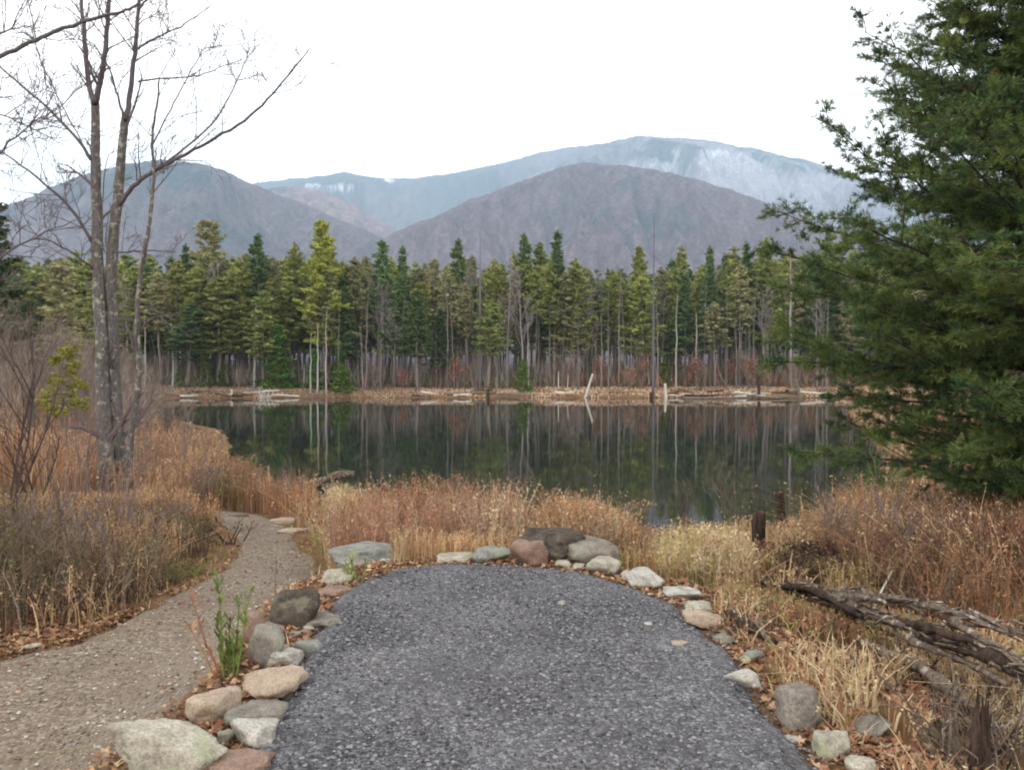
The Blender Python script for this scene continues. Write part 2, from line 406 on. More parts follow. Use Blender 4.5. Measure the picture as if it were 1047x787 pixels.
# ------------------------------------------------------------------ hills
def hill(name, label, prof, D, depth, cols, seed, snow=None, frontz=0.):
    pr = np.array(prof, float)
    px = np.arange(pr[0, 0], pr[-1, 0]+.1, 1.5); v = np.linspace(0, 1.35, 110)
    PX_, Vv = np.meshgrid(px, v)
    a = (PX_ - CX) / F
    rid = np.interp(PX_, pr[:, 0], pr[:, 1])
    # smooth ridge
    k = np.hanning(9); k /= k.sum()
    r1 = np.convolve(np.pad(np.interp(px, pr[:, 0], pr[:, 1]), 4, 'edge'), k, 'valid') + (fbm(px/17+seed, seed, 0, 4)-.5)*4.5; rid = np.broadcast_to(r1, PX_.shape)
    Hh = (CY - F*math.tan(PITCH) - rid) / F * D + EYE
    Yd = D - (1 - Vv) * depth
    Xd = a * Yd
    shape = np.where(Vv <= 1, np.sin(np.clip(Vv, 0, 1)*math.pi/2) ** 1.15, 1 - ((Vv-1)/.35)**2*.6)
    sc = D / 2000
    spur = (fbm(Xd/(170*sc)+seed, Yd/(420*sc), seed, 5) - .5)
    Z = frontz + (Hh - frontz) * shape + (spur - .12) * Hh * .6 * np.sin(np.clip(Vv, 0, 1)*math.pi) 
    Z += (fbm(Xd/(7*sc), Yd/(7*sc), seed, 2)-.5) * D * .004 - np.abs(fbm(Xd/(80*sc), Yd/(520*sc), seed+2, 4)-.5)*Hh*.5*np.sin(np.clip(Vv, 0, 1)*math.pi)
    cap = EYE + (Hh-EYE)*Yd/D*(.93+.07*sstep(Vv, .3, 1.)) + D*.0045*(fbm(Xd/(5*sc), Yd/(5*sc), 3, 2)-.5)
    Z = np.where(Vv <= 1.001, np.minimum(Z, np.maximum(cap, frontz)), Z - D*.002)
    n1 = fbm(Xd/(230*sc)+seed*3, Yd/(330*sc), seed, 5)
    hN = Z / np.maximum(Hh.max(), 1)
    ever = sstep(n1 + (hN-.6)*.5 + cols[2] + (fbm(Xd/(22*sc), Yd/(30*sc), seed, 3)-.5)*.35, .48, .72)[..., None]
    c = np.array(cols[0])*(1-ever) + np.array(cols[1])*ever
    g = fbm(Xd/(10*sc), Yd/(16*sc), seed+1, 2)[..., None]; c = c * (.45 + 1.1*g)
    if snow:
        for sx, sy, sr, sq, st in snow:
            pyy = CY - F*math.tan(PITCH) - (Z-EYE)/Yd*F
            d = np.sqrt(((Xd/Yd*F+CX - sx)/sr)**2 + ((pyy-sy)/sq)**2) + (fbm(Xd/(6*sc), Yd/(9*sc), 6, 2)-.5)*1.6 + (fbm(Xd/(38*sc), Yd/(60*sc), 9, 4)-.5)*1.9
            f = (1-sstep(d, .5, 1.1))[..., None]*st; c = c*(1-f) + np.array(C(236,238,240))*f
    o = grid_mesh(Xd, Yd, Z, c.reshape(-1, 3)).build(name, M_HILL, smooth=True)
    return tag(o, label, kind='structure')
m, n, b = mat('wooded_slope'); M_HILL = m; co = geoco(n)
a = N(n, 'ShaderNodeAttribute'); a.attribute_name = 'tint'
f = ramp(n, noise(n, .11, 4, .7, co), [(.35, .6), (.65, 1.4)]); c = mixc(n, 1., a.outputs['Color'], f, 'MULTIPLY')
n.links.new(c, b.inputs['Base Color']); b.inputs['Roughness'].default_value = 1; b.inputs['Specular IOR Level'].default_value = 0
bump(n, b, noise(n, .1, 4, .7, co), .8, 4)
DEC, EVG = C(94,84,90), C(50,68,74)
hill('hills', 'blue far ridge left of the summit', [(-900,330),(-300,230),(0,215),(150,205),(255,190),(300,183),(338,180),(350,177),(372,181),(400,183),(440,182),(480,175),(530,163),(580,152),(615,149),(660,160),(760,200),(900,260),(1500,330)],
     5200, 2300, (C(92,88,92), EVG, .10), 3.1, [(320,190,9,2,.6),(348,192,16,2.5,.6),(397,184,5,3,.9)])
hill('hills', 'high mountain with snow-dusted right shoulder', [(300,330),(420,245),(500,205),(560,172),(600,155),(628,144),(655,139.5),(700,142),(730,146),(760,151),(790,158),(820,165),(850,173),(900,190),(1000,225),(1150,262),(1500,320),(2200,360)],
     4100, 1700, (C(118,114,124), EVG, -.06), 7.7, [(665,170,24,5,.3),(735,163,40,12,.16),(775,188,110,30,.17),(735,158,22,3,.3)])
hill('hills', 'left wooded hill with purple slopes', [(-900,300),(-400,262),(-100,232),(20,208),(60,190),(100,176),(130,168),(160,165.5),(190,166.5),(215,171),(235,178),(255,188),(285,200),(320,213),(350,226),(390,243),(430,262),(500,300),(560,340)],
     2400, 1200, (DEC, EVG, -.03), 1.3)
hill('hills', 'low spur behind the forest', [(150,330),(230,225),(262,196),(300,190),(330,196),(365,212),(400,232),(440,262),(500,320)],
     3000, 900, (C(128,108,110), EVG, -.04), 4.4)
hill('hills', 'near brown dome of bare woodland in the middle', [(240,345),(330,275),(380,248),(430,228),(480,206),(530,188),(565,175),(597,168),(640,171),(690,179),(730,189),(770,203),(810,218),(860,234),(930,262),(1010,300),(1120,345)],
     2100, 950, (C(94,82,88), EVG, -.17), 5.9)

# air
hb = MB(); a0, a1, b0, b1, c0, c1 = -6200, 6200, -400, 5900, -8, 1500
hb.add([(a0,b0,c0),(a1,b0,c0),(a1,b1,c0),(a0,b1,c0),(a0,b0,c1),(a1,b0,c1),(a1,b1,c1),(a0,b1,c1)],
       [(0,3,2,1),(4,5,6,7),(0,1,5,4),(1,2,6,5),(2,3,7,6),(3,0,4,7)])
mh = bpy.data.materials.new('haze'); mh.use_nodes = True; n = mh.node_tree; n.nodes.clear()
ov = n.nodes.new('ShaderNodeOutputMaterial'); pv = n.nodes.new('ShaderNodeVolumePrincipled')
pv.inputs['Color'].default_value = (.66, .84, 1.0, 1); pv.inputs['Density'].default_value = HAZE_DENSITY; pv.inputs['Anisotropy'].default_value = 0
n.links.new(pv.outputs[0], ov.inputs['Volume'])
tag(hb.build('haze', mh), 'thin bluish autumn air', kind='stuff')
#@@OBJECTS
rnd = random.Random(4)
def unit(v): return v / (np.linalg.norm(v) + 1e-9)
# ------------------------------------------------------------------ far forest trees
def branch_foliage(mb, base, d, L, r, dens, cols, tuft, droop=0., flat=.35, start=.35):
    """needle clumps of flat diamonds spread round a branch"""
    k = max(3, int(dens*L)); t = start + (1-start)*r.random(k)**.8
    P = base + d*(t*L)[:, None]; P[:, 2] -= droop*(t*L)**1.3*.25
    side = unit(np.cross(d, (0, 0, 1.)))
    P = P + side*((r.random(k)-.5)*L*.55*(1.15-t))[:, None] + r.normal(0, .05, (k, 3))
    q = 5
    PP = np.repeat(P, q, 0) + r.normal(0, tuft*.42, (k*q, 3))*np.array((1, 1, .55))
    U = r.normal(0, 1, (k*q, 3))*np.array((1, 1, flat)) + d*.5; U /= np.linalg.norm(U, axis=1)[:, None]
    Wd = r.normal(0, 1, (k*q, 3)); Wd = np.cross(U, Wd); Wd /= np.linalg.norm(Wd, axis=1)[:, None]
    sz = tuft*r.uniform(.45, 1., (k*q, 1))
    ci = np.repeat(r.random(k), q)[:, None]
    c = np.array(cols[0])*(1-ci) + np.array(cols[1])*ci; c = c*r.uniform(.75, 1.25, (k*q, 1))
    mb.rhomb(PP, U*sz, Wd*sz*.36, c)
def pine_proto(seed, Ht, base, rad, cols, shape='pine', dens=5., trunk_r=.17, name='pine_tree', bare=True, tuft=.3, step=.42):
    r = np.random.default_rng(seed); fo = MB(); wd = MB()
    lean = r.normal(0, .012, 2)
    tz = np.linspace(-.4, Ht, 9); TP = np.stack([tz*lean[0]+r.normal(0, .04, 9), tz*lean[1]+r.normal(0, .04, 9), tz], 1)
    wd.tube(TP, trunk_r*(1-np.clip(tz, 0, Ht)/Ht*.92), np.array(C(122,112,104)), 6)
    z = Ht*base
    if bare:                                       # dead stubs below the crown
        for zz in np.arange(Ht*.12, Ht*base+1, .5):
            for _ in range(r.integers(1, 4)):
                a = r.uniform(0, 6.28); d = unit(np.array((math.cos(a), math.sin(a), r.uniform(-.15, .2)))); L = r.uniform(.5, 1.9)*rad*.55
                b0 = np.array((zz*lean[0], zz*lean[1], zz)); wd.tube(np.stack([b0, b0+d*L*.6, b0+d*L+(0, 0, -.06)]), [.028, .018, .008], C(104,94,90), 3, False)
    while z < Ht - .15:
        f = (z/Ht - base)/(1-base)
        if shape == 'pine': pr = (1-f)**.62*min(1, .5+f*2.2)
        elif shape == 'spire': pr = (1-f)**.95
        elif shape == 'round': pr = math.sqrt(max(0, 1-(2*f-.9)**2*.8))
        else: pr = (1-f)**.8
        nb = r.integers(3, 6)
        a0 = r.uniform(0, 6.28)
        for b in range(nb):
            if r.random() < .1: continue
            L = rad*pr*r.uniform(.4, 1.25) + .15; a = a0 + b*6.283/nb + r.normal(0, .25)
            up = (.12 + .55*f) if shape != 'spire' else (.0 + .3*f)
            d = unit(np.array((math.cos(a), math.sin(a), up + r.normal(0, .08))))
            b0 = np.array((z*lean[0], z*lean[1], z + r.normal(0, .08)))
            wd.tube(np.stack([b0, b0+d*L*.85]), np.array([.035*(1-f)+.012, .008])*min(1, trunk_r/.12), C(78,70,66), 3, False)
            branch_foliage(fo, b0, d, L, r, dens*2.0, cols, tuft, .35 if shape == 'spire' else .1)
        z += step*r.uniform(.8, 1.3)*(1 - .35*f)
    branch_foliage(fo, np.array((Ht*lean[0], Ht*lean[1], Ht-.7)), np.array((0, 0, 1.)), .9, r, 14, cols, tuft*.6)
    t = thing(name, (0, 0, 0), 'x', 'tree')
    wd.build('trunk', M_FARWOOD, t, True); fo.build('crown', M_FARNEEDLE, t)
    return t
def grow(mb, p, d, L, r0, r, depth, col, kids=5, spread=.6, up=.25, minr=.004, wob=.1, sides=None, first=.25):
    """recursive bare branching"""
    k = 4 if depth else 3
    P = [np.array(p, float)]; dd = np.array(d, float)
    seg = L/k
    for i in range(k):
        dd = unit(dd + r.normal(0, wob, 3) + np.array((0, 0, up*.25))); P.append(P[-1] + dd*seg)
    P = np.array(P); R = np.linspace(r0, max(r0*.3, minr*.7), k+1)
    mb.tube(P, np.maximum(R, minr*.7), col, sides or (5 if r0 > .03 else 3), False)
    if depth:
        for j in range(kids):
            t = first + (1-first)*(j + r.random())/kids; i = min(int(t*k), k-1); q = P[i] + (P[i+1]-P[i])*(t*k-i)
            ax = unit(P[i+1]-P[i]); a = unit(np.cross(ax, r.normal(0, 1, 3)))
            nd = unit(ax*r.uniform(.6, 1.) + a*spread*r.uniform(.7, 1.3) + np.array((0, 0, up)))
            grow(mb, q, nd, L*r.uniform(.35, .62)*(1.15-.5*t), max(r0*.5*(1-.4*t), minr), r, depth-1, col, kids, spread, up, minr, wob)
def bare_proto(seed, Ht, name, col, cat='tree', crown=.35, minr=.012, tr=.13, kids=5, nb=16, depth=2, spread=.55):
    r = np.random.default_rng(seed); wd = MB(); br = MB()
    z = np.linspace(-.4, Ht, 8); P = np.stack([np.cumsum(r.normal(0, .09, 8)), np.cumsum(r.normal(0, .06, 8)), z], 1)
    wd.tube(P, tr*(1-np.clip(z, 0, Ht)/Ht*.9), col, 6)
    for j in range(nb):
        f = crown + (1-crown)*(j+r.random())/nb; zz = Ht*f
        b = np.array([np.interp(zz, z, P[:, 0]), np.interp(zz, z, P[:, 1]), zz]); a = r.uniform(0, 6.28)
        d = unit(np.array((math.cos(a)*spread, math.sin(a)*spread, .75))); 
        grow(br, b, d, Ht*.26*(1.15-f*.7), tr*.35*(1.1-f*.6), r, depth, np.array(col)*.9, kids, .5, .3, minr)
    t = thing(name, (0, 0, 0), 'x', cat); wd.build('trunk', M_FARWOOD, t, True); br.build('branches', M_FARWOOD, t)
    return t
YG = (C(122,132,54), C(180,180,92)); MG = (C(104,116,66), C(164,166,94)); DG = (C(78,98,62), C(118,138,88)); OG = (C(120,118,84), C(164,160,116))
P_ = {}
P_['yg'] = pine_proto(1, 18, .26, 3.4, YG, 'pine', 6.5, .2)
P_['mg'] = [pine_proto(2, 15.5, .33, 2.5, MG, 'pine', 4.6), pine_proto(3, 15, .42, 2.2, MG, 'pine', 4.2), pine_proto(12, 16, .28, 3.0, MG, 'pine', 4.6)]
P_['og'] = [pine_proto(4, 14.5, .36, 2.1, OG, 'pine', 3.4), pine_proto(5, 14, .27, 2.3, OG, 'pine', 3)]
P_['th'] = [pine_proto(14, 15, .50, 1.7, OG, 'pine', 3.6, .13), pine_proto(15, 15.5, .55, 1.6, MG, 'round', 3.4, .14), pine_proto(16, 14.5, .46, 1.9, OG, 'pine', 2.8, .12), pine_proto(17, 15, .52, 1.8, MG, 'pine', 3.2, .13)]
P_['dg'] = [pine_proto(6, 16.5, .36, 2.4, DG, 'pine', 5), pine_proto(7, 16, .3, 2.3, DG, 'spire', 5)]
P_['rd'] = pine_proto(8, 17, .35, 2.3, OG, 'round', 5)
P_['sm'] = [pine_proto(9, 7, .06, 2.0, (C(64,92,40), C(92,116,52)), 'cone', 5, .1, 'young_pine', False), pine_proto(10, 5, .05, 1.4, (C(84,108,40), C(120,136,54)), 'cone', 5, .08, 'young_pine', False)]
P_['ba'] = [bare_proto(21, 13, 'bare_tree', C(140,130,126)), bare_proto(22, 12, 'bare_tree', C(150,138,134)), bare_proto(23, 14.5, 'bare_tree', C(130,122,120), crown=.5)]
def snag_proto(seed, Ht, col, name, tr=.16, stubs=26, L=.8):
    r = np.random.default_rng(seed); wd = MB(); st = MB()
    z = np.linspace(-.4, Ht, 10); P = np.stack([np.cumsum(r.normal(0, .05, 10)), np.cumsum(r.normal(0, .05, 10)), z], 1)
    wd.tube(P, tr*(1-np.clip(z, 0, Ht)/Ht*.82), col, 7)
    for j in range(stubs):
        zz = Ht*r.uniform(.25, .98); a = r.uniform(0, 6.28); b = np.array([np.interp(zz, z, P[:, 0]), np.interp(zz, z, P[:, 1]), zz])
        d = unit(np.array((math.cos(a), math.sin(a), r.uniform(-.2, .5)))); l = L*r.uniform(.3, 1.3)*(1.2-zz/Ht)
        wd.tube(np.stack([b, b+d*l*.5, b+d*l+(0, 0, .1*l)]), [.035, .022, .008], np.array(col)*.9, 3, False)
    t = thing(name, (0, 0, 0), 'x', 'dead tree'); wd.build('trunk', M_FARWOOD, t, True)
    return t
P_['sn'] = [snag_proto(31, 16, C(104,100,104), 'dead_snag'), snag_proto(32, 9, C(160,154,146), 'dead_snag', .13, 10, .6)]
P_['be'] = None
def beech_proto(seed, Ht, cols):
    r = np.random.default_rng(seed); wd = MB(); lf = MB()
    for s_ in range(3):
        a = r.uniform(0, 6.28); grow(wd, (0, 0, -.2), unit(np.array((.25*math.cos(a), .25*math.sin(a), 1))), Ht, .05, r, 2, C(104,96,92), 6, .6, .2, .008)
    k = 230; u = r.normal(0, 1, (k, 3)); u /= np.linalg.norm(u, axis=1)[:, None]
    P = u*(r.random((k, 1))**.5)*np.array((Ht*.26, Ht*.26, Ht*.42)) + (0, 0, Ht*.58)
    U = r.normal(0, 1, (k, 3)); U /= np.linalg.norm(U, axis=1)[:, None]; Wd = np.cross(U, r.normal(0, 1, (k, 3))); Wd /= np.linalg.norm(Wd, axis=1)[:, None]
    ci = r.random((k, 1)); c = np.array(cols[0])*ci + np.array(cols[1])*(1-ci)
    lf.rhomb(P, U*.11, Wd*.07, c); t = thing('leafy_sapling', (0, 0, 0), 'x', 'sapling')
    wd.build('stems', M_FARWOOD, t); lf.build('leaves', M_FARNEEDLE, t); return t
P_['be'] = [beech_proto(41, 4.2, (C(150,104,84), C(176,132,106))), beech_proto(42, 3.2, (C(140,98,80), C(168,120,98)))]
P_['sh'] = []
def shrub_proto(seed, Ht, col, ns=7, minr=.006, name='bare_shrub', kids=6, lean=.32, r0=.028):
    r = np.random.default_rng(seed); wd = MB()
    for s_ in range(ns):
        a = r.uniform(0, 6.28); l = r.uniform(.05, lean)
        grow(wd, (r.normal(0, .12), r.normal(0, .12), -.15), unit(np.array((l*math.cos(a), l*math.sin(a), 1))), Ht*r.uniform(.6, 1.05), r0, r, 2, np.array(col)*r.uniform(.8, 1.2), kids, .55, .3, minr)
    o = wd.build(name, M_FARWOOD); return tag(o, 'x', 'shrub')
P_['sh'] = [shrub_proto(51, 4.6, C(126,112,104), 8, .008), shrub_proto(52, 3.6, C(134,118,108), 9, .007), shrub_proto(53, 5.6, C(112,100,94), 6, .009)]
used = set()
HBASE = {}
def put(proto, px, Y, top=None, label='', group=None, rz=None, name=None, sx=None, height=None, loc=None, cat=None):
    """stand a copy at photo column px, distance Y; top = photo row of its tip"""
    a, _ = ray(px, 378); x = a*Y if loc is None else loc[0]
    if loc is not None: Y = loc[1]
    z = GH(x, Y)
    if id(proto) in used: o = copy_tree(proto)
    else: used.add(id(proto)); o = proto
    if id(proto) not in HBASE:
        ms = [proto] if proto.type == 'MESH' else [c for c in proto.children]
        HBASE[id(proto)] = max(max(v[2] for v in c.bound_box) for c in ms)
    if top is not None: height = EYE + ray(px, top)[1]*Y - z
    s_ = height/HBASE[id(proto)] if height else 1
    w = s_ if sx is None else sx
    o.location = (x, Y, z - .02); o.scale = (w, w, s_); o.rotation_euler = (0, 0, rnd.uniform(0, 6.28) if rz is None else rz)
    if label: o['label'] = label
    if group: o['group'] = group
    elif 'group' in o: del o['group']
    if cat: o['category'] = cat
    if name: o.name = name
    return o
# landmark trees of the far shore (photo column, distance, tip row)
for pr, px, Y, top, w, lab in [
    (P_['yg'], 331, 99, 223, 1.05, 'tallest yellow-green pine with broad crown at the pond edge, left of centre'),
    (P_['rd'], 218, 103, 225, 1.0, 'tall olive pine with a rounded top, nearest the left mountain notch'),
    (P_['dg'][0], 268, 101, 238, 1.05, 'dark blue-green pine with a pointed top behind the pale slanting trunk'),
    (P_['dg'][0], 392, 104, 244, 1.1, 'dark broad-topped pine just right of the big yellow-green pine'),
    (P_['dg'][1], 412, 106, 250, 1.0, 'dark narrow spruce touching the right side of a broad dark pine'),
    (P_['dg'][0], 472, 105, 243, 1.0, 'dark pine left of the tall thin snag with a pale scar'),
    (P_['dg'][0], 533, 106, 237, 1.0, 'dark pine that is left one of the pair of high dark tops at mid forest'),
    (P_['dg'][1], 569, 104, 234, 1.15, 'highest dark spire-shaped pine of the middle forest'),
    (P_['mg'][0], 553, 108, 246, .9, 'green pine squeezed between two high dark tops at mid forest'),
    (P_['mg'][2], 590, 100, 262, 1.0, 'lighter green full pine right of the highest dark spire'),
    (P_['dg'][1], 725, 103, 250, .9, 'dark spire pine standing alone above its neighbours right of the grey snag'),
    (P_['dg'][1], 763, 102, 246, 1.0, 'dark blue-green pointed pine left of the foreground pine branches'),
    (P_['mg'][2], 785, 101, 240, 1.1, 'broad bluish pine partly behind the tips of the foreground pine'),
    (P_['mg'][1], 692, 104, 250, .9, 'slender pine immediately right of the tall grey snag'),
    (P_['mg'][0], 652, 103, 250, .9, 'slender green pine immediately left of the tall grey snag'),
    (P_['mg'][1], 748, 106, 251, 1.0, 'green pine between two dark spires at the right of the forest'),
    (P_['dg'][1], 190, 104, 248, .9, 'dark narrow pine left of the rounded olive pine'),
    (P_['mg'][2], 300, 104, 246, 1.0, 'dull green pine between the pointed dark pine and the yellow-green pine'),
    (P_['og'][0], 445, 104, 262, 1.0, 'thin olive pine in front of the dark pines left of the scarred snag'),
    (P_['og'][1], 362, 101, 262, 1.1, 'olive pine leaning against the right flank of the yellow-green pine'),
    (P_['dg'][0], 850, 104, 232, 1.0, 'dark pine behind the upper tips of the foreground pine'),
    (P_['mg'][2], 244, 100, 262, 1.1, 'layered pine with yellowish flat boughs between the rounded and the pointed pine'),
    (P_['mg'][0], 200, 98, 275, 1.2, 'layered pine with yellowish boughs below the rounded olive pine')]:
    put(pr, px, Y, top, lab, 'landmark pines on the far shore', name=None, sx=w)
put(P_['sn'][0], 667, 92.5, 218, 'tall thin grey dead snag standing at the water edge right of centre', None, sx=1.0)
put(P_['sn'][0], 490, 96, 236, 'thin dead snag with a pale scar halfway up, at mid forest', None, sx=.9)
put(P_['sn'][1], 808, 97, 262, 'pale dead trunk beside the tips of the foreground pine', None, sx=1.4)
put(P_['sn'][1], 259, 96, 308, 'pale slanting trunk in front of the dark pointed pine', None, sx=1.5, rz=1).rotation_euler[1] = .05
for k, (px, tp) in enumerate([(318, 340), (325, 330), (334, 318)]):
    put(P_['sn'][1], px, 93.6, tp, ['leftmost', 'middle', 'tallest and rightmost'][k] + ' of three pale thin dead trunks at the water under the yellow-green pine', 'three pale trunks at the water', sx=.9)
for k, (px, tp) in enumerate([(540, 330), (692, 300), (712, 320), (176, 330), (148, 325)]):
    put(P_['sn'][1], px, 95.5, tp, ['grey dead trunk left of the two white stumps', 'grey dead trunk just right of the tall snag', 'forked-looking grey trunk second to the right of the tall snag',
        'pale dead trunk at the left end of the pond, nearer the middle', 'pale dead trunk at the left end of the pond, beside the bare tree'][k], 'grey dead trunks at the forest edge', sx=1.0)
pole = snag_proto(33, 12, C(126,118,112), 'dead_tree', .075, 16, .7)
for i in range(70):
    Y = rnd.uniform(95.2, 100); px = rnd.uniform(170, 205) if i < 5 else rnd.uniform(340, 850); x = (px-CX)/F*Y
    put(pole, 0, 0, height=rnd.uniform(6, 13), loc=(x, Y), sx=rnd.uniform(.7, 1.3), label='thin grey dead tree at the front edge of the far forest', group='thin grey dead trees at the forest front').rotation_euler[0] = rnd.gauss(0, .03)
# forest rows
rows = [(97, 3.0), (100.5, 3.0), (105, 3.0), (110, 3.3), (116, 3.6), (123, 4.2)]
region = lambda px: ('on the far shore left of the rounded olive pine' if px < 205 else
                     'between the rounded olive pine and the yellow-green pine' if px < 335 else
                     'between the yellow-green pine and the scarred snag' if px < 490 else
                     'between the scarred snag and the tall grey snag' if px < 667 else 'right of the tall grey snag')
TOPL = lambda px: np.interp(px, [-150,0,60,130,180,217,240,268,300,331,350,380,430,472,500,533,569,600,640,700,760,800,850,1000,1300],
                               [262,262,255,262,262,250,258,256,262,252,262,262,262,260,262,256,254,268,264,262,260,256,250,250,250])
names = {'th': 'high-crowned slender pine', 'mg': 'mid-green pine', 'og': 'thin olive pine', 'dg': 'dark green pine', 'ba': 'bare grey deciduous tree'}
for ri, (Y0, st) in enumerate(rows):
    x = -76 + ri*.7
    while x < 66:
        x += st*rnd.uniform(.7, 1.35); Y = Y0 + rnd.uniform(-1.5, 2.2); px = topx(x, Y)
        if ri == 0 and rnd.random() < .25: continue
        mid = 350 < px < 900
        kind = rnd.choices(['mg', 'og', 'dg', 'ba', 'th'], [3 if mid else 4.5, 2.2 if mid else 1.5, 1., (2.8 if mid else 1.6) if ri < 3 else .6, (6 if ri < 3 else 3) if mid else .6])[0]
        top = TOPL(px) + rnd.uniform(-6, 16) + (5 if ri < 2 else 0) + (rnd.uniform(0, 34) if ri == 0 else 0)
        put(rnd.choice(P_[kind]), 0, 0, top=None, height=max(9, EYE + ray(px, top)[1]*Y - .3), loc=(x, Y), sx=rnd.uniform(.95, 1.35)*(.92 if mid else 1.15),
            label=f'{names[kind]} {region(px)}', group=f'{names[kind]}s {region(px)}')
x = -70
while x < 60:
    x += rnd.uniform(1.6, 3.4); Y = rnd.uniform(94.8, 99); px = topx(x, Y); 
    red = rnd.random() < (.75 if 600 < px < 900 else .4 if 380 < px < 480 else .1)
    if red: put(rnd.choice(P_['be']), 0, 0, height=rnd.uniform(2.2, 6.5), loc=(x, Y), label=f'rust-leaved young tree {region(px)}', group=f'rust-leaved young trees {region(px)}')
    elif rnd.random() < (.7 if px < 400 else .2): put(rnd.choice(P_['sm']), 0, 0, height=rnd.uniform(2, 6), loc=(x, Y), label=f'young bright green pine {region(px)}', group=f'young pines {region(px)}')
    else: put(rnd.choice(P_['sh']), 0, 0, height=rnd.uniform(3, 6), loc=(x, Y), label=f'leafless shrub {region(px)}', group=f'leafless shrubs {region(px)}')
put(P_['sm'][0], 285, 96, 330, 'broad bushy green young pine left of the yellow-green pine', None, sx=1.1)
put(P_['sm'][1], 350, 95, 372, 'low bright green pine right of the three pale trunks', None, sx=1.1)
# bare thicket that fills the forest floor, and more understorey deeper in
mb = MB(); r = np.random.default_rng(77)
k = 13000; x = r.uniform(-80, 75, k); Y = r.uniform(95.5, 128, k); h = r.uniform(.8, 5, k)*np.where(r.random(k) < .12, 1.6, 1.)
z = Hg(x, Y); B = np.stack([x, Y, z], 1); T_ = B + np.stack([r.normal(0, .8, k), r.normal(0, .5, k), h*r.uniform(.4, 1, k)], 1)
U = (T_-B)/2; Wd = np.stack([r.uniform(.012, .05, k), r.uniform(-.02, .02, k), 0*x], 1)
mb.rhomb((B+T_)/2, U, Wd, np.where((r.random(k)[:, None] < np.where(topx(x, Y) > 560, .3, .06)[:, None]), np.array(C(158,110,84)), np.array([C(118,112,100), C(146,138,126), C(96,92,80), C(104,110,76)])[r.integers(0, 4, k)]))
tag(mb.build('undergrowth', M_FARWOOD), 'leafless brush filling the forest floor', kind='stuff')
mb = MB(); k = 620; Y = r.uniform(124, 185, k); x = r.uniform(-1, 1, k)*Y*.78; z = Hg(x, Y); tp = TOPL(topx(x, Y)) + r.uniform(8, 34, k); h = EYE - (tp-378)/F*Y - z
for i in range(k):
    q = 90; f = r.random(q)**.8; rad = 2.6*(1-f)**.7 + .2; a = r.uniform(0, 6.28, q); rr_ = rad*np.sqrt(r.random(q))
    P = np.stack([x[i]+np.cos(a)*rr_, Y[i]+np.sin(a)*rr_, z[i]+h[i]*(.25+.75*f)], 1); U = r.normal(0, 1, (q, 3))*(1, 1, .4); U /= np.linalg.norm(U, axis=1)[:, None]; Wd = np.cross(U, r.normal(0, 1, (q, 3))); Wd /= np.linalg.norm(Wd, axis=1)[:, None]
    c = np.array([MG[0], DG[0], OG[0]][i % 3]); mb.rhomb(P, U*.75, Wd*.34, c*r.uniform(.7, 1.3, (q, 1)))
    mb.tube(np.array([(x[i], Y[i], z[i]-.3), (x[i], Y[i], z[i]+h[i]*.95)]), [.2, .04], C(92,84,80), 4, False)
tag(mb.build('distant_woods', M_FARNEEDLE), 'deep woods continuing behind the first rows of pines', kind='stuff')
# far bank: tan sedge, dark wet edge
mb = MB(); k = 26000; x = r.uniform(-62, 52, k); Y = r.uniform(90.5, 97.5, k); s_ = polysdf(POND, x, Y); q = (s_ > .05) & (fbm(x*.3, Y*1.2, 3) > .38); x, Y = x[q], Y[q]; k = len(x)
z = Hg(x, Y); h = r.uniform(.08, .34, k); B = np.stack([x, Y, z], 1); T_ = B + np.stack([r.normal(0, .18, k), r.normal(0, .12, k), h], 1)
kb = None
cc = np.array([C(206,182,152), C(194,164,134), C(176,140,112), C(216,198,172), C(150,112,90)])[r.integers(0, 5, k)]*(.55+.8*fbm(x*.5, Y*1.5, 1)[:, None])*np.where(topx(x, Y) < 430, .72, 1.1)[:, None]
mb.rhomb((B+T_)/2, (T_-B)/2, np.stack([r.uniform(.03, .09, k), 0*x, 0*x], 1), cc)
tag(mb.build('sedge', M_GRASS), 'tan sedge along the far bank', kind='stuff')
